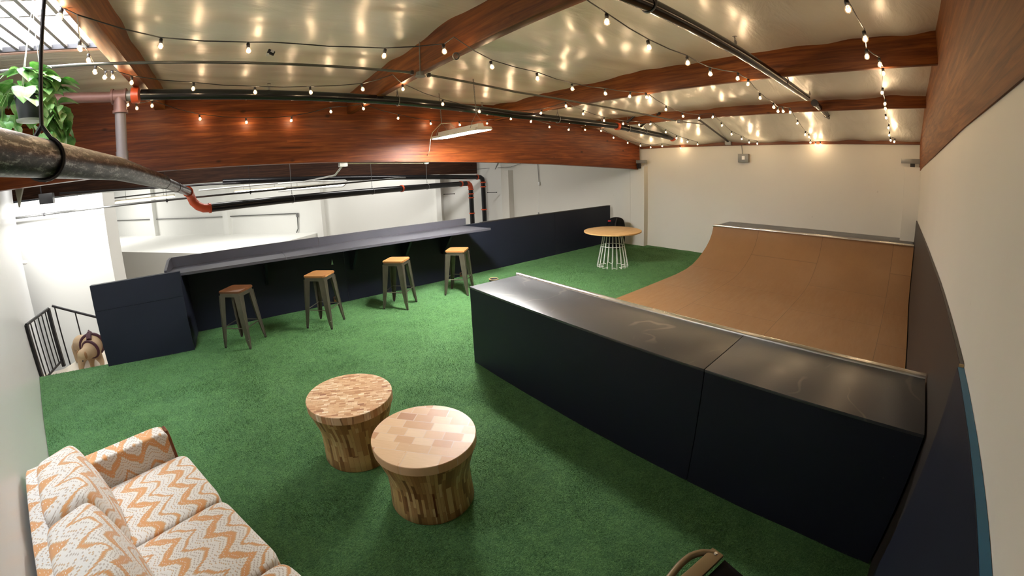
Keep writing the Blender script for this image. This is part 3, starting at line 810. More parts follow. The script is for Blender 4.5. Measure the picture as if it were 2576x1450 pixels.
# ---- folding sling chair, only its arm end reaches into the picture
fc0 = onz(1800, 1388, .33)
ch = empty('sling_chair', U(.62, .02, .0095)); tag(ch, 'black sling chair with bronze metal arm cut off by the bottom edge', 'chair')
za = .33
P1, P2 = onz(1806, 1391, za), onz(1735, 1456, za)
dirb = (P2-P1).normalized(); side = Vector((dirb.y, -dirb.x, 0))
if side.dot(onz(1850, 1430, za)-P1) < 0: side = -side
Mrot = Matrix((dirb, side, Vector((0, 0, 1)))).transposed()
L = .26
mb = MB(); cen = P1+dirb*L/2
mb.obox(U(cen), (L*S, .052, .018), Mrot, .004); bb = mb.build('frame_bar', M['bronze'], ch)
mb = MB(); q = P1+dirb*.008; mb.lathe([(.0001, .004), (.006, .003), (.008, 0)], U(q.x, q.y, za)+Vector((0, 0, .0095)), 12); mb.build('bolt', M['steel'], bb)
t0 = P1+dirb*.012-side*.010
arc = [onz(x_, y_, za-.001) for x_, y_ in ((1797, 1395), (1784, 1392), (1768, 1391), (1752, 1394), (1737, 1400), (1723, 1410), (1710, 1422), (1698, 1436), (1686, 1452), (1660, 1490), (1630, 1535))]
mb = MB(); mb.tube([U(p) for p in arc], .0135, 14); mb.build('armrest', M['bronze'], ch)
mb = MB(); pts = []
for i in range(9):
    row = []
    for j in range(9):
        p = P1+dirb*(L*i/8)+side*(.017+.24*j/8)
        row.append(U(p.x, p.y, za-.006-.014*math.sin(math.pi*j/8)))
    pts.append(row)
mb.grid(pts); o = mb.build('sling', M['black_cloth'], ch); sm = o.modifiers.new('s', 'SOLIDIFY'); sm.thickness = .004
for s_ in (.0, .262):
    for d_ in (.03, L-.02):
        p = P1+dirb*d_+side*s_
        q = P1+dirb*(L-d_)+side*s_
        mb = MB(); mb.tube([U(p.x, p.y, za-.006), U(q.x, q.y, .006)], .010, 10); mb.build('leg', M['bronze'], ch)
mb = MB(); cen = P1+dirb*L/2+side*.262; mb.obox(U(cen), (L*S, .034, .018), Mrot, .004); mb.build('frame_bar', M['bronze'], ch)

# ---- black bag behind the round table
bag = empty('duffel_bag', U(4.0, 3.03, .0095)); tag(bag, 'large black bag with red label standing behind the round table', 'bag')
mb = MB(); superbox(mb, U(4.0, 3.03, .20)+Vector((0, 0, .01)), (.20, .19, .385), .55, 28, 18); mb.build('body', M['black_cloth'], bag)
mb = MB(); superbox(mb, U(3.90, 3.01, .19), (.09, .14, .30), .6, 24, 14); mb.build('pocket', M['black_cloth'], bag)
q = ony(1533, 556, 2.985); mb = MB(); mb.obox(U(q), (.07, .012, .028), Matrix.Rotation(R(-38), 3, 'Z')); e = mb.build('label_patch', M['cloth_red'], bag); e['label'] = 'red patch'
mb = MB(); mb.tube([U(3.86, 2.95, .10), U(3.84, 2.93, .24), U(3.87, 2.94, .34), U(3.94, 2.97, .40)], .012, 8); mb.build('strap', M['black'], bag)

# ---- dog bowl half hidden by the ramp's near box
q = onz(1242, 706, .02)
bowl = empty('dog_bowl', U(q.x, q.y, .0095)); tag(bowl, 'small dark bowl with tan rim on the turf beyond the navy ramp box', 'bowl')
mb = MB(); mb.lathe([(.075, 0), (.088, .05), (.078, .05), (.060, .012), (.0001, .010)], n=28); mb.build('dish', M['black'], bowl, local=True)
mb = MB(); mb.tube([(.083*math.cos(2*math.pi*k/32), .083*math.sin(2*math.pi*k/32), .052) for k in range(32)], .006, 8, closed=True); mb.build('rim', M['tan_edge'], bowl, local=True)

# ---- copper coloured outlets low on the black wall
M['copper'] = plain('copper_plate', (.55, .22, .12), .3, .9)
for k, (px, py, lab) in enumerate(((1160, 692, 'small copper wall outlet behind the bar stool nearest the round table'), (843, 752, 'small copper wall outlet behind the second bar stool'))):
    q = ony(px, py, py_(1.3 if k else 1.9)); yy = py_(q.x)
    t = empty('wall_outlet', U(q.x, yy, q.z)); tag(t, lab, 'outlet', 'outlets low on the black wall')
    mb = MB(); mb.box(U(q.x-.016, yy-.006, q.z-.024), U(q.x+.016, yy-.0005, q.z+.024), .003); mb.build('plate', M['copper'], t)
    mb = MB(); mb.box(U(q.x-.011, yy-.022, q.z+.002), U(q.x+.011, yy-.006, q.z+.022), .003); mb.build('plug', M['black'], t)
    mb = MB(); mb.tube([U(q.x, yy-.014, q.z+.002), U(q.x+.004, yy-.02, q.z-.02), U(q.x+.01, yy-.02, .006)], .003, 6); mb.build('cord', M['black'], t)
q = ony(835, 660, py_(.7)-.003); t = MB(); t.prism([U(q.x-.007, py_(q.x)-.004, q.z-.02), U(q.x+.010, py_(q.x)-.004, q.z-.02), U(q.x+.003, py_(q.x)-.004, q.z+.022)], U(0, .003, 0))
o = t.build('green_triangle', plain('pale_green', (.35, .55, .42), .6)); tag(o, 'tiny pale green triangle on the black wall under the counter', 'sticker')  # small pale green triangle set just in front of the wall

# ================================================================== STAIR RAILINGS AND DOG
g = 'black metal stair railings'
r1 = empty('stair_railing', U(-1.48, 3.1, -.09)); tag(r1, 'black metal railing panel with vertical bars against the near wall end', 'railing', g)
A, B = Vector((-1.473, 2.94)), Vector((-1.475, 3.30))
tA, tB = ony(66, 818, A.y), ony(121, 777, B.y)
def post(root, x, y, z0, z1, w, name): mb = MB(); mb.box(U(x-w, y-w, z0), U(x+w, y+w, z1)); mb.build(name, M['dark_steel'], root)
post(r1, tA.x, A.y, -.09, tA.z, .011, 'post'); post(r1, tB.x, B.y, -.09, tB.z, .011, 'post')
mb = MB(); mb.tube([U(tA.x, A.y, tA.z), U(tB.x, B.y, tB.z)], .020, 8); mb.build('top_rail', M['dark_steel'], r1)
mb = MB(); mb.tube([U(tA.x, A.y, -.045), U(tB.x, B.y, -.045)], .016, 8); mb.build('bottom_rail', M['dark_steel'], r1)
for k in range(1, 6):
    f = k/6; x = tA.x+(tB.x-tA.x)*f; y = A.y+(B.y-A.y)*f
    mb = MB(); mb.tube([U(x, y, -.045), U(x, y, tA.z+(tB.z-tA.z)*f)], .0085, 6); mb.build('baluster', M['dark_steel'], r1)
r2 = empty('stair_railing', U(-1.3, 3.4, -.09)); tag(r2, 'black metal handrail sloping down behind the tan dog', 'railing', g)
yy = 3.55; hA, hB = ony(131, 770, yy), ony(241, 798, yy); hC = hA+(hB-hA)*2.2
mb = MB(); mb.tube([U(hA), U(hC)], .019, 10); mb.build('top_rail', M['dark_steel'], r2)
for px, zb in ((139, -.30), (187.5, -.30)):
    q = ony(px, 780, yy); f = (q.x-hA.x)/(hB.x-hA.x); zt = hA.z+(hB.z-hA.z)*f
    mb = MB(); mb.tube([U(q.x, yy, zb), U(q.x, yy, zt)], .011, 8); mb.build('baluster', M['dark_steel'], r2)

dog = empty('dog', U(-1.17, 3.12, -.09)); tag(dog, 'tan dog in a maroon harness sniffing the floor beside the navy partition', 'dog')
def D(px, py, y): return U(ony(px, py, y))
zg = -.088*S
def limb(mb, pts):
    P = [Vector(p) for p, r in pts]; Rr = [r for p, r in pts]
    mb.tube(P, .05, 14, True, Rr)
    for p, r in zip(P, Rr): mb.ball(p, r*.995, 14)
mb = MB()
pelvis, loin, chest, sh, nk, hd = D(206, 866, 3.34), D(212, 866, 3.24), D(232, 868, 3.12), D(230, 878, 3.05), D(219, 889, 3.00), D(209, 894, 2.975)
limb(mb, [(pelvis, .135), (loin, .128), (chest, .150), (sh, .118), (nk, .090), (hd, .080)])
mz, ns = D(205, 912, 2.965), D(205, 927, 2.955)
limb(mb, [(hd, .078), (mz, .050), (ns, .036)])
f1, f2 = D(229, 898, 3.09), D(246, 894, 3.09)
def gnd(v, dx=0, dy=0): return Vector((v.x+dx, v.y+dy, zg))
for f, pxx in ((f1, 233), (f2, 259)):
    k = D(pxx-2, 912, 3.08); g_ = D(pxx, 925, 3.07)
    limb(mb, [(f, .062), (k, .036), (Vector((g_.x, g_.y, zg+.05)), .027), (Vector((g_.x, g_.y-.01, zg+.026)), .031), (Vector((g_.x, g_.y-.05, zg+.022)), .026)])
for dx in (-.09, .09):
    h0 = pelvis+Vector((dx, .05, -.05))
    limb(mb, [(h0, .095), (h0+Vector((dx*.2, -.04, -.16)), .060), (Vector((h0.x+dx*.2, h0.y+.10, zg+.15)), .033), (Vector((h0.x+dx*.2, h0.y+.05, zg+.03)), .028), (Vector((h0.x+dx*.2, h0.y, zg+.022)), .026)])
limb(mb, [(pelvis+Vector((0, .10, .03)), .045), (pelvis+Vector((-.05, .24, -.05)), .028), (pelvis+Vector((-.08, .33, -.16)), .015)])
body = mb.build('body', M['fur'], dog, normals=True)
rm = body.modifiers.new('r', 'REMESH'); rm.mode = 'VOXEL'; rm.voxel_size = .011; rm.use_smooth_shade = True
smd = body.modifiers.new('s', 'SMOOTH'); smd.iterations = 7; smd.factor = .6
dg = bpy.context.evaluated_depsgraph_get(); ev = body.evaluated_get(dg); me = bpy.data.meshes.new_from_object(ev)
body.modifiers.clear(); body.data = me
# ears, eyes, nose
fw = (ns-hd).normalized(); sd = Vector((CR.x, CR.y, 0)).normalized()
for s_ in (-1, 1):
    b_ = hd+sd*s_*.070+Vector((0, 0, .035))-fw*.01
    mb = MB(); superbox(mb, b_+sd*s_*.014+fw*.035, (.014, .028, .048), .8, 16, 10); mb.build('ear', M['fur_dark'] if 'fur_dark' in M else M['fur'], dog)
    e_ = hd+fw*.05+sd*s_*.036+Vector((0, -.060, 0)); mb = MB(); mb.ball(e_, .010, 10); mb.build('eye', M['black'], dog)
mb = MB(); mb.ball(ns+fw*.032+Vector((0, -.008, 0)), .017, 10, (1.2, 1, .8)); mb.build('nose', M['black'], dog)
# harness: girth strap, chest strap and back handle
def loop(c, ax, r1_, r2_, up, n=28):
    a = ax.normalized(); u_ = (up-a*up.dot(a)).normalized(); v_ = a.cross(u_)
    return [c+u_*r1_*math.cos(2*math.pi*k/n)+v_*r2_*math.sin(2*math.pi*k/n) for k in range(n)]
axb = (chest-sh); har = empty('harness_root')
bpy.data.objects.remove(har)
mb = MB(); mb.tube(loop(chest-axb*.05, axb, .150, .150, Vector((0, 0, 1))), .026, 8, closed=True)
hs = mb.build('harness', M['harness'], dog)
mb = MB(); mb.tube(loop(sh-(sh-nk)*.15, (sh-nk), .114, .114, Vector((0, 0, 1))), .022, 8, closed=True); mb.build('strap', M['harness'], hs)
mb = MB(); mb.tube([chest+Vector((0, .02, .155)), (chest+sh)/2+Vector((0, 0, .165)), sh+Vector((0, 0, .120))], .036, 8); mb.build('strap', M['harness'], hs)
mb = MB(); mb.tube([chest+Vector((0, .02, .155)), chest+Vector((0, .01, .20)), (chest+sh)/2+Vector((0, 0, .20)), (chest+sh)/2+Vector((0, 0, .15))], .010, 6); mb.build('handle', M['harness'], hs)

# ================================================================== OVERHEAD: PIPES, CONDUITS, LIGHTS
def vtube(name, pts, r, mat, parent=None, n=14, **kw):
    mb = MB(); mb.tube([U(p) for p in pts], r, n, **kw); return mb.build(name, mat, parent)
def ring(c, ax, r, th, name, mat, parent, w=.012):
    """flat band round a pipe"""
    a = Vector(ax).normalized(); u_ = a.orthogonal().normalized(); v_ = a.cross(u_)
    mb = MB()
    mb.lathe([(r, -w), (r+th, -w), (r+th, w), (r, w)], U(c), 28, a); return mb.build(name, mat, parent)
def hanger(c, r, ztop, parent, mat, ax=(1, 0, 0), rod=.005, strap=.005):
    a = Vector(ax).normalized(); side = a.cross(Vector((0, 0, 1))).normalized(); C_ = U(c)
    pts = [C_+side*(r+.004)*math.sin(t)+Vector((0, 0, 1))*(-(r+.004)*math.cos(t)) for t in [math.pi*2*k/20*.86-math.pi*.86 for k in range(21)]]
    top = C_+Vector((0, 0, r+.05)); pts = [top]+pts+[top]
    mb = MB(); mb.tube(pts, strap, 6); mb.tube([top-Vector((0, 0, .012)), Vector((C_.x, C_.y, ztop*S))], rod, 6); mb.ball(top, .010, 8)
    return mb.build('hanger', mat, parent)
def sprinkler(p, label, r=.012):
    t = empty('fire_sprinkler', U(p)); tag(t, label, 'sprinkler', 'fire sprinkler heads')
    mb = MB(); mb.lathe([(.011, 0), (.011, .025), (.007, .028), (.007, .034)], U(p), 12); mb.tube([U(p)+Vector((-.012, 0, .03)), U(p)+Vector((-.014, 0, .05)), U(p)+Vector((0, 0, .062))], .0025, 6); mb.tube([U(p)+Vector((.012, 0, .03)), U(p)+Vector((.014, 0, .05)), U(p)+Vector((0, 0, .062))], .0025, 6); mb.build('body', M['galv'], t)
    mb = MB(); mb.lathe([(.0001, .064), (.020, .063), (.021, .061), (.0001, .060)], U(p), 16); mb.build('deflector', M['dark_steel'], t)

# big mottled main coming towards the camera, then the black run to the far end
mn = empty('drain_main', U(-.42, 2, 1.1)); tag(mn, 'thick mottled silver-black pipe crossing the upper left towards an orange elbow', 'pipe')
PM = [(-.42, .15, 1.103), (-.42, .85, 1.106), (-.42, 1.7, 1.115), (-.42, 2.74, 1.085)]
vtube('pipe', PM, .082, M['mottled'], mn, 28)
PM2 = [(-.42, 2.75, 1.083), (-.42, 4.16, 1.018)]
vtube('pipe', PM2, .070, M['mottled'], mn, 24)
ring((-.42, 2.745, 1.084), (0, 1, -.04), .074, .010, 'coupling', M['dark_steel'], mn, .022)
ring((-.42, 3.30, 1.058), (0, 1, -.04), .0705, .006, 'coupling', M['dark_steel'], mn, .010)
hanger((-.42, 1.04, 1.108), .086, 1.64, mn, M['dark_steel'], (0, 1, 0), .009, .010)
E0 = [(-.42, 4.13, 1.02), (-.42, 4.25, 1.005), (-.415, 4.31, .97), (-.40, 4.335, .92), (-.36, 4.35, .875), (-.31, 4.355, .85), (-.25, 4.36, .845)]
vtube('elbow', E0, .083, M['orange_coupling'], mn, 20)
ring(E0[0], (0, 1, -.1), .083, .014, 'flange', M['orange_coupling'], mn, .018); ring(E0[-1], (1, .3, 0), .083, .014, 'flange', M['orange_coupling'], mn, .018)

bp = empty('drain_pipe', U(1.5, 5.2, .8)); tag(bp, 'black pipe below the beams running from the orange elbow to two downpipes', 'pipe')
a_, b_ = U(-.25, 4.36, .845), U(ony(1172, 462, 6.05))
def pt_on(f): return (a_+(b_-a_)*f)/S
vtube('pipe', [pt_on(0), pt_on(1)], .0835, M['black_pipe'], bp, 20)
dn = pt_on(1)
cor = [dn, dn+Vector((.07, .03, -.004)), dn+Vector((.11, .045, -.03)), dn+Vector((.13, .05, -.09))]
vtube('elbow', cor, .088, M['orange_coupling'], bp, 16)
vtube('downpipe', [cor[-1], Vector((cor[-1].x, cor[-1].y, -1.0))], .0835, M['black_pipe'], bp, 18)
for dz in (-.02, -.10, -.17, -.45): ring((cor[-1].x, cor[-1].y, cor[-1].z+dz), (0, 0, 1), .084, .018, 'coupling', M['orange_coupling'], bp, .018)
for f in (.28, .63, .965): ring(pt_on(f) if f != .28 else pt_on(.63), b_-a_, .084, .014, 'coupling', M['orange_coupling'], bp, .03) if f != .28 else None
for f in (.22, .50, .76): hanger(pt_on(f), .088, 1.4, bp, M['galv'], b_-a_, .006)

b2 = empty('drain_pipe', U(2.2, 6.0, .95)); tag(b2, 'second dark pipe higher and behind, ending in the right downpipe', 'pipe')
a3, b3 = ony(560, 458, 5.6), ony(1200, 446, 6.12)
vtube('pipe', [a3, b3], .078, M['black_pipe'], b2, 18)
cor = [b3, b3+Vector((.07, .01, 0)), b3+Vector((.12, .015, -.03)), b3+Vector((.14, .02, -.10))]
vtube('elbow', cor, .083, M['black_pipe'], b2, 16)
vtube('downpipe', [cor[-1], Vector((cor[-1].x, cor[-1].y, -1.0))], .083, M['black_pipe'], b2, 18)
ring(cor[0], b3-a3, .080, .014, 'coupling', M['orange_coupling'], b2, .02)
for dz in (-.0, -.08, -.50): ring((cor[-1].x, cor[-1].y, cor[-1].z+dz), (0, 0, 1), .084, .020, 'coupling', M['orange_coupling'], b2, .022)
for px, py, lab in ((1130, 488, 'short black brace on the left downpipe'), (1238, 484, 'short black brace right of the right downpipe')):
    q = ony(px, py, 5.95); mb = MB(); mb.tube([U(q.x-.10, q.y, q.z), U(q.x+.10, q.y, q.z-.006)], .012, 8); mb.ball(U(q.x-.10, q.y, q.z), .02); mb.ball(U(q.x+.10, q.y, q.z-.006), .02)
    o = mb.build('pipe_brace', M['dark_steel']); tag(o, lab, 'pipe brace')

# sprinkler main beside the big beam
sm_ = empty('sprinkler_pipe', U(1.5, 2.3, 1.45)); tag(sm_, 'black sprinkler pipe with orange couplings running along the big brown beam', 'pipe')
def SP(px, py): return ony(px, py, 2.30)
K = [SP(355, 239), SP(640, 238.5), SP(1000, 254), SP(1300, 289.5), SP(1550, 317)]
for k in K: pass
vtube('pipe', K, .0535, M['black_pipe'], sm_, 20)
vtube('pipe', [SP(1558, 319), SP(1690, 347)], .0535, M['black_pipe'], sm_, 20)
ring(SP(1553, 318), K[-1]-K[-2], .054, .016, 'coupling', M['orange_coupling'], sm_, .03)
ring(SP(1692, 348), K[-1]-K[-2], .04, .03, 'end_cap', M['orange_coupling'], sm_, .02)
ring(SP(341, 240), K[1]-K[0], .054, .022, 'coupling', M['orange_coupling'], sm_, .035)
for px, py in ((1000, 254), (1403, 300), (1580, 323), (1622, 331)): hanger(SP(px, py), .057, zc(SP(px, py).x)-.01, sm_, M['galv'], (1, 0, 0), .005)
gp = empty('riser_pipe', U(-.57, 2.3, 1.4)); tag(gp, 'reddish grey pipe with tee and vertical riser left of the orange coupling', 'pipe')
tee = SP(302, 243)
vtube('tee', [tee+Vector((-.035, 0, 0)), tee+Vector((.03, 0, 0))], .066, M['rust_paint'], gp, 18)
vtube('tee', [tee, tee+Vector((0, 0, -.075))], .064, M['rust_paint'], gp, 18)
ring(tee+Vector((-.035, 0, 0)), (1, 0, 0), .06, .016, 'flange', M['rust_paint'], gp, .010); ring(tee+Vector((0, 0, -.075)), (0, 0, 1), .06, .014, 'flange', M['rust_paint'], gp, .012)
ring(tee+Vector((.03, 0, 0)), (1, 0, 0), .06, .016, 'flange', M['rust_paint'], gp, .008)
vtube('pipe', [tee+Vector((.03, 0, 0)), SP(341, 240)], .05, M['galv'], gp, 18)
vtube('pipe', [Vector((-1.18, 2.30, SP(150, 248).z-.0)), SP(200, 246), tee+Vector((-.035, 0, 0))], .050, M['rust_paint'], gp, 18)
vtube('riser', [tee+Vector((0, 0, -.07)), Vector((tee.x, 2.30, 1.215))], .0535, M['grey_pvc'], gp, 20)
vtube('socket', [Vector((tee.x, 2.30, 1.235)), Vector((tee.x, 2.30, 1.16)), Vector((tee.x+.04, 2.30, 1.12)), Vector((-.44, 2.30, 1.10))], .060, M['grey_pvc'], gp, 20)

# second sprinkler main on the right
s2 = empty('sprinkler_pipe', U(2.5, .57, 1.45)); tag(s2, 'black sprinkler pipe crossing the upper right of the ceiling', 'pipe')
def S2(px, py): return ony(px, py, .57)
Q = [(.55, .57, 1.425), S2(1625, 8), S2(1860, 132), S2(2030, 246)]
vtube('pipe', Q, .041, M['black_pipe'], s2, 20)
vtube('pipe', [S2(2052, 262), S2(2116, 325)], .041, M['black_pipe'], s2, 20)
ring(S2(2050, 260), Vector(Q[3])-Vector(Q[2]), .041, .007, 'coupling', M['dark_steel'], s2, .05)
ring(S2(2117, 326), Vector(Q[3])-Vector(Q[2]), .034, .022, 'end_cap', M['rust_paint'], s2, .02)
for px, py in ((1632, 10), (1972, 203), (2080, 289)): hanger(S2(px, py), .044, zc(S2(px, py).x)-.01, s2, M['galv'])
for (a, b), lab in ((((1613, 317, 2.3), (1658, 286, 2.0)), 'black sway brace on the left pipe, the longer one'), (((1579, 306, 2.3), (1602, 287, 2.1)), 'black sway brace on the left pipe, the shorter one'), (((2084, 273, .57), (2152, 238, .25)), 'black sway brace on the right sprinkler pipe')):
    p, q = ony(*a), onx(b[0], b[1], 3.29)
    mb = MB(); mb.tube([U(p), U(q)], .021, 10); mb.ball(U(p), .03); mb.ball(U(q), .026); o = mb.build('sway_brace', M['dark_steel']); tag(o, lab, 'pipe brace')
for p, lab in ((SP(677, 225), 'sprinkler head on the left pipe before the first ceiling timber'), (SP(1213, 270), 'sprinkler head on the left pipe behind the shop light chain'), (SP(1513, 305), 'sprinkler head on the left pipe near the corner'),
               (S2(1850, 112), 'sprinkler head on the right pipe between the two ceiling timbers'), (S2(2037, 240), 'sprinkler head on the right pipe at the far timber'), (S2(2113, 315), 'sprinkler head at the far end of the right pipe')):
    sprinkler(p, lab)

# steel conduit with a round junction box
cn = empty('electrical_conduit', U(1, 1.68, 1.46)); tag(cn, 'thin grey conduit across the whole ceiling with a round junction box', 'conduit')
def CN(px, py): return ony(px, py, 1.68)
vtube('conduit', [Vector((-.93, 1.68, CN(0, 181).z)), CN(200, 163), CN(370, 157.5), CN(600, 158), CN(1040, 183)], .011, M['conduit'], cn, 10)
vtube('conduit', [CN(1074, 188), CN(1300, 232), CN(1480, 262), CN(1700, 304)], .011, M['conduit'], cn, 10)
c_ = CN(1057, 187); mb = MB(); mb.lathe([(.035, .0), (.042, -.035), (.050, -.037), (.050, -.043), (.0001, -.045)], U(c_)+Vector((0, 0, .02)), 24); mb.tube([U(c_), Vector((U(c_).x, U(c_).y, zc(c_.x)*S))], .005, 6); mb.build('junction_box', M['galv'], cn)
for px, py in ((1036, 183), (1079, 189)):
    mb = MB(); mb.obox(U(CN(px, py)), (.022, .035, .035)); mb.build('connector', M['black'], cn)
jb = CN(1711, 306); mb = MB(); mb.obox(U(jb), (.11, .06, .06), None, .005); mb.build('junction_box', M['galv'], cn)
c2 = empty('electrical_conduit', U(4.0, 1.3, 1.3)); tag(c2, 'dark conduit from the last ceiling timber down to the grey wall box', 'conduit')
e1, e2 = onx(1758, 301, 3.36), onx(1832, 357, 4.385)
vtube('conduit', [e1, e2], .018, M['dark_steel'], c2, 12)
vtube('conduit', [jb, (jb+e1)/2+Vector((.2, 0, -.012)), onx(1770, 313, 3.6)], .009, M['conduit'], c2, 8)
mb = MB(); mb.obox(U(e2)+Vector((0, 0, -.02)), (.07, .14, .10), None, .006); mb.build('junction_box', M['galv'], c2)
vtube('conduit', [onx(1840, 357, 4.405), onx(1855, 360, 4.41), onx(1866, 367, 4.415), onx(1868, 388, 4.415)], .011, M['galv'], c2, 8)
eb = onx(1870, 398, 4.40)
t = empty('electrical_box', U(eb)); tag(t, 'grey electrical box high on the far white wall', 'electrical box')
mb = MB(); mb.box(U(4.385, eb.y-.058, eb.z-.045), U(4.439, eb.y+.058, eb.z+.045), .006); mb.build('enclosure', M['galv'], t)
mb = MB(); mb.box(U(4.383, eb.y-.020, eb.z-.016), U(4.3855, eb.y+.012, eb.z+.022)); mb.build('sticker', M['white_plastic'], t)

# steel brackets at the beam ends
for (px, py, w), lab in (((1608, 407, .11), 'grey steel bracket where the big beam meets the far wall'), ((2296, 406, .10), 'grey steel bracket at the far end of the right beam')):
    q = onx(px, py, 4.33)
    t = empty('steel_bracket', U(q)); tag(t, lab, 'bracket')
    mb = MB(); mb.box(U(4.30, q.y-w, q.z-.020), U(4.345, q.y+w, q.z+.020), .003); mb.build('plate', M['galv'], t)
    mb = MB(); mb.box(U(4.305, q.y-.02, q.z-.085), U(4.34, q.y+.02, q.z-.021)); mb.build('tab', M['dark_steel'], t)

# LED shop light on chains
lx0, lx1, ly0, ly1, lz = 1.365, 1.499, 2.080, 2.670, 1.266
LXC = (lx0+lx1)/2
sl = empty('shop_light', U(LXC, 2.37, lz)); tag(sl, 'white LED shop light hanging on chains in front of the big beam', 'shop light')
mb = MB(); mb.prism([U(lx0, ly0, lz), U(lx1, ly0, lz), U(lx1-.008, ly0, lz+.018), U(lx1-.04, ly0, lz+.022), U(lx0+.04, ly0, lz+.022), U(lx0+.008, ly0, lz+.018)], U(0, ly1-ly0, 0)); mb.build('housing', M['white_metal'], sl)
mb = MB(); mb.prism([U(LXC-.025, ly0+.03, lz+.022), U(LXC+.025, ly0+.03, lz+.022), U(LXC+.018, ly0+.03, lz+.045), U(LXC-.018, ly0+.03, lz+.045)], U(0, ly1-ly0-.06, 0)); mb.build('driver_cover', M['white_metal'], sl)
mb = MB(); mb.box(U(lx0+.008, ly0+.008, lz-.003), U(lx1-.008, ly1-.008, lz)); mb.build('diffuser', M['led'], sl)
for y in (ly0+.07, ly1-.06):
    mb = MB(); top = U(LXC, y, lz+.11)
    mb.tube([U(lx0+.012, y, lz+.02), U(lx0+.03, y, lz+.06), top, U(lx1-.03, y, lz+.06), U(lx1-.012, y, lz+.02)], .003, 6)
    mb.build('hanger', M['galv'], sl)
    mb = MB(); z = top.z
    k = 0
    while z < zc(LXC)*S-.01:
        ax = Vector((1, 0, 0)) if k % 2 else Vector((0, 1, 0))
        c = Vector((top.x, top.y, z+.012))
        mb.tube([c+ax*.007*math.cos(t_)+Vector((0, 0, .014))*math.sin(t_) for t_ in [2*math.pi*q_/8 for q_ in range(8)]], .0028, 5, closed=True); z += .022; k += 1
    mb.build('chain', M['galv'], sl)
cp = [U(LXC, ly1-.25, lz+.045), U(LXC-.01, ly1-.20, lz+.09), U(LXC-.03, ly1-.10, lz+.10), U(LXC-.05, ly1-.0, lz+.05), U(LXC-.058, ly1+.03, lz+.0)]
r_ = U(ony(1072, 396, 2.97)); cp += [(cp[-1]+r_)/2+Vector((.0, -.02, -.03)), r_]
mb = MB(); mb.tube(cp, .0045, 8); mb.build('cord', M['cream'], sl)
sl.rotation_euler = (0, R(-3.5), 0)
ro = ony(1072, 397, 2.975); ro.z = lerp(BEAMB, ro.x)
t = empty('ceiling_outlet', U(ro)); tag(t, 'white round outlet under the big beam where the shop light cord ends', 'outlet')
mb = MB(); mb.lathe([(.045, 0), (.05, -.012), (.03, -.030), (.0001, -.032)], U(ro), 20); mb.build('cover', M['white_plastic'], t)
jb2 = ony(862, 401, 2.975); zb2 = lerp(BEAMB, jb2.x)
cw = empty('electrical_conduit', U(jb2)); tag(cw, 'white conduit with square box under the big beam bending down', 'conduit')
mb = MB(); mb.box(U(jb2.x-.03, 2.95, zb2-.032), U(jb2.x+.03, 3.0, zb2-.001), .004); mb.build('junction_box', M['white_metal'], cw)
vtube('conduit', [(jb2.x+.03, 2.975, zb2-.010), (ro.x-.03, 2.975, lerp(BEAMB, ro.x)-.008)], .008, M['cream'], cw, 8)
vtube('conduit', [(jb2.x-.01, 2.975, zb2-.03), ony(843, 441, 3.05), ony(820, 446, 3.3), ony(790, 452, 3.8), ony(760, 458, 4.4), ony(700, 463, 4.9)], .014, M['white_metal'], cw, 10)
lc = [ony(500, 480, 5.0), ony(690, 462, 5.1), ony(790, 456, 5.3), ony(868, 454, 5.3), ony(876, 458, 5.3), ony(862, 470, 5.35), ony(815, 473, 5.5), ony(700, 482, 5.6)]
lo = empty('electrical_conduit', U(lc[3])); tag(lo, 'pale conduit loop hanging below the beams in the hall', 'conduit'); vtube('conduit', lc, .018, M['white_metal'], lo, 8)
gl = [ony(40, 549, 4.5), ony(300, 517, 4.5), ony(600, 486, 4.52), ony(780, 470, 4.6), ony(1020, 447, 5.0)]
gp2 = empty('water_pipe', U(gl[1])); tag(gp2, 'long thin grey pipe below the beams from the near wall into the hall', 'pipe'); vtube('pipe', gl, .022, M['conduit'], gp2, 10)
for px, py in ((111, 540), (420, 505), (630, 484)):
    q = ony(px, py, 4.5); mb = MB(); mb.tube([U(q)-Vector((0, 0, .05)), U(q.x, q.y, 1.7)], .004, 6); mb.obox(U(q), (.03, .05, .06)); mb.build('hanger', M['dark_steel'], gp2)
# smaller pipes near the hall roof at the left
for pts, r, mt, lab in (([ony(40, 527, 5.6), ony(260, 502, 5.6), ony(470, 478, 5.6)], .016, 'conduit', 'upper thin conduit near the tall white stair wall'),
                        ([ony(40, 517, 6.0), ony(200, 500, 6.0)], .016, 'dark_steel', 'short dark conduit beside the black speaker'),
                        ([ony(150, 487, 5.2), ony(420, 471, 5.4), ony(600, 460, 5.6), ony(780, 452, 5.8)], .024, 'dark_steel', 'dark pipe just below the rear brown beam')):
    q = empty('hall_conduit', U(pts[0])); tag(q, lab, 'conduit'); vtube('conduit', pts, r, M[mt], q, 8)
q = ony(118, 500, 4.3); t = empty('wall_speaker', U(q)); tag(t, 'small black speaker box hanging under the beams at the far left', 'speaker')
mb = MB(); mb.obox(U(q), (.24, .16, .18), Matrix.Rotation(R(8), 3, 'Z'), .01); mb.build('cabinet', M['black'], t)
mb = MB(); mb.tube([U(q.x-.05, q.y, q.z), U(q.x-.05, q.y, 1.7)], .005, 6); mb.build('hanger', M['dark_steel'], t)
q0, q1, q2 = ony(33, 451, 3.06), ony(62, 448, 3.06), ony(47, 522, 3.06)
mb = MB(); mb.prism([U(q0), U(q1), U(q2)], U(0, .02, 0)); o = mb.build('steel_gusset', plain('olive_steel', (.22, .22, .17), .5)); tag(o, 'grey triangular steel gusset under the beam at the far left', 'bracket')
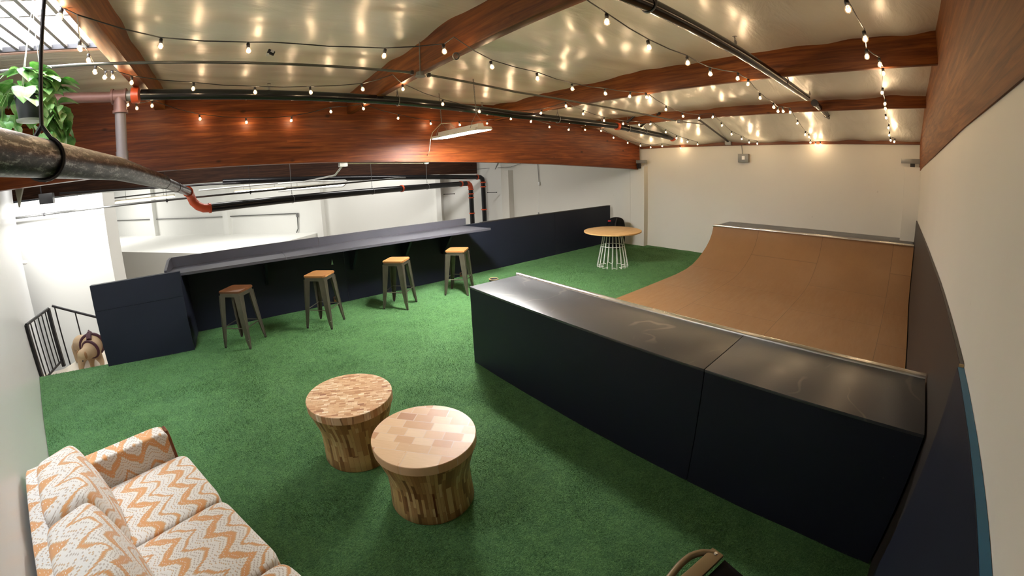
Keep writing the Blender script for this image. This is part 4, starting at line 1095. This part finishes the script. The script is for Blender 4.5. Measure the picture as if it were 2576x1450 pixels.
q = ony(62, 661, 4.36); t = MB(); t.ball(U(q), .05, 12, (1, 1, .8)); o = t.build('emergency_light', M['white_plastic']); tag(o, 'small pale round lamp on the end of the near wall', 'wall lamp')

# wall fittings seen behind the half wall
q = onx(1350, 404, 4.42); r2_ = onx(1356, 462, 4.42); r3 = onx(1355, 537, 4.42)
t = empty('wall_conduit', U(q)); tag(t, 'grey conduit with small box and pull cord on the white wall beyond the beam', 'conduit')
vtube('conduit', [q, onx(1353, 420, 4.42), r2_], .011, M['galv'], t, 8)
mb = MB(); mb.obox(U(r2_), (.03, .07, .10)); mb.build('switch_box', M['white_metal'], t)
vtube('cord', [r2_, r3], .004, M['white_metal'], t, 6)
mb = MB(); mb.ball(U(r3), .035, 12, (.5, 1, 1)); mb.build('pull_ring', M['galv'], t)
cb = empty('wall_cable', U(onx(1290, 424, 4.42))); tag(cb, 'thin dark cable swagged across the wall right of the downpipes', 'cable')
vtube('cable', [ony(1170, 428, 5.9), onx(1240, 423, 4.40), onx(1285, 420, 4.41), onx(1310, 412, 4.41), onx(1345, 404, 4.42)], .007, M['dark_steel'], cb, 6)
q = onx(1249, 420, 4.38); w_ = onx(1241, 437, 4.36); mb = MB(); mb.tube([U(onx(1255, 405, 4.40)), U(w_)], .018, 8); mb.ball(U(w_), .03); o = mb.build('wall_bracket', M['galv']); tag(o, 'small slanted metal strut on the wall right of the downpipes', 'bracket')
# conduit on the rear hall wall
hc = empty('hall_conduit', U(rear_at(500, 548))); tag(hc, 'thin conduit along the rear hall wall dropping to the white ledge', 'conduit')
def RW(px, py): v = rear_at(px, py); return Vector((v.x-nb.x*.03, v.y-nb.y*.03, v.z))
vtube('conduit', [RW(268, 556), RW(500, 548), RW(750, 537)], .022, M['conduit'], hc, 8)
vtube('conduit', [RW(750, 537), RW(752, 575), RW(748, 585)], .022, M['conduit'], hc, 8)
mb = MB(); mb.obox(U(RW(750, 541)), (.10, .10, .18)); mb.build('junction_box', M['galv'], hc)

# strip lights in the hall
strips = [(365, 502, 7.6, .62, 'white strip light above the orange elbow'), (652, 478, 8.4, .60, 'white strip light beyond the black pipe, left one'), (795, 470, 6.6, .60, 'white strip light beyond the black pipe, right one'),
          (152, 509, 6.4, .5, 'strip light close to the tall white stair wall')]
for px, py, y, hl, lab in strips:
    q = ony(px, py, y); t = empty('strip_light', U(q)); tag(t, lab, 'strip light', 'hanging strip lights in the hall')
    mb = MB(); mb.box(U(q.x-hl*.8, q.y-.04, q.z), U(q.x+hl*.8, q.y+.04, q.z+.035), .01); mb.build('housing', M['cream'], t)
    mb = MB(); mb.box(U(q.x-hl*.78, q.y-.055, q.z-.012), U(q.x+hl*.78, q.y+.055, q.z)); mb.build('tube', M['tube_light'], t)
    for s_ in (-.5, .5):
        mb = MB(); mb.tube([U(q.x+hl*s_, q.y, q.z+.035), U(q.x+hl*s_, q.y, 1.86)], .006, 6); mb.build('hanger', M['galv'], t)

# ---- hanging pothos
pc = at(75, 268, 1.50)
pl = empty('hanging_plant', U(pc)); tag(pl, 'trailing green pothos in a grey pot hanging under the skylight', 'plant')
C_ = U(pc)
mb = MB(); mb.lathe([(.052, -.075), (.060, -.070), (.078, .045), (.083, .047), (.083, .058), (.070, .058), (.066, .02), (.0001, .02)], C_, 28); mb.build('pot', plain('grey_pot', (.06, .065, .075), .5), pl)
mb = MB(); mb.lathe([(.0001, -.088), (.070, -.084), (.074, -.072), (.068, -.074), (.0001, -.078)], C_, 24); mb.build('saucer', M['white_plastic'], pl)
hk = Vector((C_.x, C_.y, 1.648*S))
mb = MB()
for k in range(3):
    a = 2*math.pi*k/3+.5; mb.tube([C_+Vector((.08*math.cos(a), .08*math.sin(a), .05)), hk-Vector((0, 0, .16))], .0022, 6)
mb.tube([hk-Vector((0, 0, .16)), hk-Vector((0, 0, .06)), hk+Vector((.022, 0, -.035)), hk+Vector((.02, 0, .005)), hk+Vector((0, 0, .022)), hk+Vector((-.02, 0, .005))], .0045, 8)
mb.build('hanger', M['white_plastic'], pl)
rnd = random.Random(4)
def leaf(mb, base, d, up, L_, W_):
    d = d.normalized(); s_ = d.cross(up).normalized(); n_ = s_.cross(d).normalized()
    prof = [(0, 0), (.06, .55), (.22, .98), (.42, .98), (.62, .78), (.82, .42), (1.0, 0)]
    C2, Lf, Rt = [], [], []
    for t_, w in prof:
        c = base+d*L_*t_-n_*L_*.38*t_*t_
        b2 = .0 if t_ else 0
        C2.append(mb.bm.verts.new(c)); 
        if w: Lf.append(mb.bm.verts.new(c+s_*W_*w+n_*W_*.28*w-d*L_*.06*(t_ < .1))); Rt.append(mb.bm.verts.new(c-s_*W_*w+n_*W_*.28*w-d*L_*.06*(t_ < .1)))
        else: Lf.append(C2[-1]); Rt.append(C2[-1])
    for i_ in range(len(prof)-1):
        for A_ in (Lf, Rt):
            vs_ = []
            for v_ in (C2[i_], C2[i_+1], A_[i_+1], A_[i_]):
                if v_ not in vs_: vs_.append(v_)
            if len(vs_) >= 3:
                f = mb.bm.faces.new(vs_); f.smooth = True
mb = MB(); sm2 = MB()
for k in range(70):
    a = rnd.uniform(0, 2*math.pi); rr = rnd.uniform(.02, .17); h = rnd.uniform(.02, .17)-rr*.5
    b_ = C_+Vector((math.cos(a)*rr, math.sin(a)*rr, .05+h))
    dd = Vector((math.cos(a), math.sin(a), rnd.uniform(-.9, .35)))
    L_ = rnd.uniform(.08, .12); leaf(mb, b_, dd, Vector((0, 0, 1)), L_, L_*.60)
for k in range(13):
    a = rnd.uniform(0, 2*math.pi); ln = rnd.uniform(.10, .26)
    pts = [C_+Vector((math.cos(a)*.07, math.sin(a)*.07, .06)), C_+Vector((math.cos(a)*.13, math.sin(a)*.13, .06)), C_+Vector((math.cos(a)*.17, math.sin(a)*.17, -.02)), C_+Vector((math.cos(a)*(.17+.03*rnd.random()), math.sin(a)*.18, -ln))]
    sm2.tube(pts, .0025, 6)
    for j in range(4):
        f = j/3; p = pts[2]+(pts[3]-pts[2])*f
        a2 = a+rnd.uniform(-1.6, 1.6); dd = Vector((math.cos(a2), math.sin(a2), -.5-rnd.random()))
        L_ = rnd.uniform(.07, .11); leaf(mb, p, dd, Vector((0, 0, 1)), L_, L_*.60)
mb.build('leaves', M['leaf'], pl, normals=False); sm2.build('stems', plain('green_stem', (.2, .35, .1), .5), pl)

# ---- festoon lights: five strings, bulbs at their measured places below the timbers
ZB = [(-1.2, 1.60), (-.475, 1.54), (-.41, 1.54), (.82, 1.478), (2.13, 1.456), (3.3, 1.425), (4.4, 1.262)]
def hangz(x):
    z = lerp(ZB, x); kx = [k[0] for k in ZB]
    for a, b in zip(kx, kx[1:]):
        if a <= x < b: t = (x-a)/(b-a); return z-.022-.035*math.sin(math.pi*t)
    return z-.022
def hang(px, py):
    d = ray(px, py); lo, hi = .3, 12.0
    f = lambda t: 1+d.z*t-hangz(d.x*t)
    t = lo
    while t < hi and f(t) < 0: t += .02
    a, b = t-.02, t
    for _ in range(30):
        m_ = (a+b)/2
        if f(m_) < 0: a = m_
        else: b = m_
    t = (a+b)/2
    p = Vector((d.x*t, d.y*t, 1+d.z*t))
    if p.x > 4.36: p = onx(px, py, 4.36)
    if p.y > 2.87: p = ony(px, py, 2.87)
    if p.y < -.15: p = ony(px, py, -.14)
    return p
bm_g, bm_s, bm_f = MB(), MB(), MB()
bm_g.lathe([(.0001, -.0215), (.008, -.0200), (.0150, -.0150), (.0195, -.0070), (.0205, 0), (.0195, .0075), (.0155, .0145), (.0115, .0190), (.0105, .0220)], n=18)
bm_s.lathe([(.0118, .0195), (.0125, .0500), (.0090, .0540), (.0001, .0545)], n=12)
bm_f.lathe([(.0001, -.010), (.0055, -.006), (.0070, 0), (.0055, .006), (.0001, .010)], n=8)
def mesh_of(mb, name, mat):
    bmesh.ops.recalc_face_normals(mb.bm, faces=mb.bm.faces); me = bpy.data.meshes.new(name); mb.bm.to_mesh(me); mb.bm.free(); me.materials.append(mat); return me
me_g, me_s, me_f = mesh_of(bm_g, 'bulb', M['bulb_glass']), mesh_of(bm_s, 'socket', M['black']), mesh_of(bm_f, 'filament', M['filament'])
BULB_W = 2.1
bl = bpy.data.lights.new('bulb_light', 'POINT'); bl.energy = BULB_W; bl.color = (1.0, .70, .40); bl.shadow_soft_size = .018
def string(label, seq):
    """seq: list of (px, py, kind) kind 'b' bulb or 'c' cable support; or a ready position"""
    pos = []
    for s_ in seq:
        if len(s_) == 2: pos.append((hang(*s_), True))
        else: pos.append((s_[0] if isinstance(s_[0], Vector) else hang(s_[0], s_[1]), False))
    root = empty('string_light', U(pos[0][0])); tag(root, label, 'string lights', 'strings of warm round bulbs under the ceiling')
    pts = []
    for i_, (p, isb) in enumerate(pos):
        top = U(p)+(Vector((0, 0, .060)) if isb else Vector((0, 0, .055)))
        if pts:
            dist_ = (top-pts[-1]).length
            if dist_ > .25: pts.append((top+pts[-1])/2-Vector((0, 0, .018*dist_)))
        pts.append(top)
    mb = MB(); mb.tube(pts, .0042, 6); mb.build('cable', M['black'], root)
    base = root.location
    for p, isb in pos:
        if not isb: continue
        g = bpy.data.objects.new('bulb', me_g); COL.objects.link(g); g.parent = root; g.location = U(p)-base
        tilt = (rnd.uniform(-.25, .25), rnd.uniform(-.25, .25), 0); g.rotation_euler = tilt
        s_ = bpy.data.objects.new('socket', me_s); COL.objects.link(s_); s_.parent = g
        f_ = bpy.data.objects.new('filament', me_f); COL.objects.link(f_); f_.parent = g
        l_ = bpy.data.objects.new('bulb_light', bl); COL.objects.link(l_); l_.parent = g
    return root
string('string of warm bulbs from the skylight across the middle of the ceiling',
       [(193, 62, 'c'), (404, 117), (625, 128), (682, 126, 'c'), (966, 141), (1118, 130), (1142, 112, 'c'), (1238, 169), (1352, 198), (1440, 224), (1523, 236), (1584, 243), (1627, 245), (1675, 276), (1718.5, 293), (1758.6, 298), (1793, 295), (1816, 316), (1840, 338), (1866, 350), (1884.5, 359), (1905, 362)])
string('string of warm bulbs beside the skylight and along the black sprinkler pipe',
       [(149, 43), (193, 62, 'c'), (201, 122.5), (223, 153), (238.5, 181.5), (263, 195), (284, 195), (331, 208.6), (486, 223.5), (642, 232.7), (782, 232.7), (912.8, 225), (988, 202, 'c'), (1013.8, 225), (1113.7, 262.5), (1205.8, 281), (1288, 290), (1360.7, 285), (1424, 267.5), (1467, 287), (1519.5, 304), (1567.5, 312), (1608, 314.6), (1636, 313), (1675, 333), (1702, 348), (1729.5, 357), (1754.6, 363.6)])
string('string of warm bulbs swagged across the face of the big brown beam',
       [(321, 264), (344.4, 273), (382.5, 266.6), (503.3, 299.7), (620, 308), (732.4, 303.6), (832.4, 281.4), (914.5, 273.8), (1001.5, 298), (1083.6, 311.8), (1156.8, 314.5), (1225, 311), (1285, 299.6), (1335.5, 306.2), (1382, 320), (1430.5, 326.8), (1472, 327), (1512, 329.5), (1543.4, 347), (1579, 360), (1611, 367), (1636.7, 371), (1666, 368), (1712, 373)])
string('string of warm bulbs from the top edge towards the black pipe at right of centre',
       [(1442, -4, 'c'), (1526.5, 56), (1633, 120), (1730, 159), (1787, 186.4), (1855.6, 197.7), (1881.5, 212), (1912, 246.7), (1946.5, 270), (1957, 280.5), (1970, 280.5), (1988, 283), (2006, 310.6), (2025.8, 338.8), (2035.3, 345), (2038.6, 359), (2051, 364), (2064, 363.6)])
string('string of warm bulbs running straight away at the far right of the ceiling',
       [(2105, -30, 'c'), (2133.7, 24), (2177, 98.7), (2181, 143), (2213.5, 163), (2222.8, 185.4), (2219, 234), (2226, 261.6), (2227.4, 273.8), (2229.4, 297), (2235, 322), (2237, 340.4), (2240.6, 353.6), (2249.6, 357)])
q = hang(1147, 138)
sa_ = [o_ for o_ in bpy.data.objects if o_.name == 'string_light'][0]
mb = MB(); mb.tube([U(q)+Vector((.022*math.cos(k/12*math.pi)*.9, -.012*math.cos(k/12*math.pi), .026*math.sin(k/12*math.pi)-.01)) for k in range(24)], .0055, 6, closed=True); e = mb.build('cable_loop', M['black'], sa_); e['label'] = 'spare cable curled into a small loop'
q = hang(682, 132)
t = empty('power_adapter', U(q)); tag(t, 'small black and white plug connector tied into the string lights', 'plug')
mb = MB(); mb.obox(U(q), (.05, .025, .03), Matrix.Rotation(R(25), 3, 'Y'), .004); mb.build('body', M['black'], t)
mb = MB(); mb.obox(U(q)+Vector((.008, -.014, .006)), (.022, .004, .02), Matrix.Rotation(R(25), 3, 'Y')); mb.obox(U(q)+Vector((-.025, -.012, -.02)), (.02, .006, .022)); mb.build('paper_tag', M['white_plastic'], t)

# ================================================================== CAMERA
cd = bpy.data.cameras.new('camera'); co = bpy.data.objects.new('camera', cd); COL.objects.link(co); scene.camera = co
m = Matrix((CR, CU, -CF)).transposed().to_4x4(); m.translation = Vector((0, 0, S)); co.matrix_world = m
cd.type = 'PANO'; cd.panorama_type = 'FISHEYE_LENS_POLYNOMIAL'; cd.sensor_width = 36; cd.fisheye_fov = 3.1
cd.fisheye_polynomial_k0 = 0; cd.fisheye_polynomial_k1 = -K1/18; cd.fisheye_polynomial_k2 = 0
cd.fisheye_polynomial_k3 = -K3/18**3; cd.fisheye_polynomial_k4 = 0
cd.shift_y = (PCY-725)/1450; cd.clip_start = .01; cd.clip_end = 200

# ================================================================== LIGHT
def area(name, loc, rot, sx, sy, power, color):
    l = bpy.data.lights.new(name, 'AREA'); l.shape = 'RECTANGLE'; l.size = sx; l.size_y = sy; l.energy = power; l.color = color
    o = bpy.data.objects.new(name, l); o.location = loc; o.rotation_euler = rot; COL.objects.link(o); return o
w = bpy.data.worlds.new('world'); scene.world = w; w.use_nodes = True
bg = w.node_tree.nodes['Background']; bg.inputs[0].default_value = (.55, .6, .65, 1); bg.inputs[1].default_value = .05
vs = scene.view_settings; vs.view_transform = 'Standard'; vs.look = 'None'; vs.gamma = 1; vs.use_curve_mapping = False; vs.exposure = 0.25
# daylight and lamps of the hall beyond the bar
HW = 1.3
for x, y, e_, sx_, sy_ in ((0, 5.0, 60, 3, .4), (2.4, 5.2, 60, 3, .4), (-1, 8.5, 150, 4, 1), (2.2, 7.0, 90, 3, 1), (-4.5, 12.5, 260, 5, 2), (-.4, 11.0, 0, 4, 1)):
    if e_: area('hall_lamp', U(x, y, 1.80), (0, 0, 0), sx_, sy_, e_*HW, (1, .98, .95))
area('stair_light', U(-1.35, 3.75, 1.70), (0, 0, 0), 1.2, .3, 55, (1, .99, .97))  # unseen fill light, added to brighten the lower stair wall
for x, y in ((-1.42, 4.35), (-1.95, 4.3)):
    area('stair_light', U(x, y, 1.06), (R(25), 0, 0), .5, .12, 22, (1, .99, .97))
scene.cycles.max_bounces = 7; scene.cycles.sample_clamp_indirect = 6.0
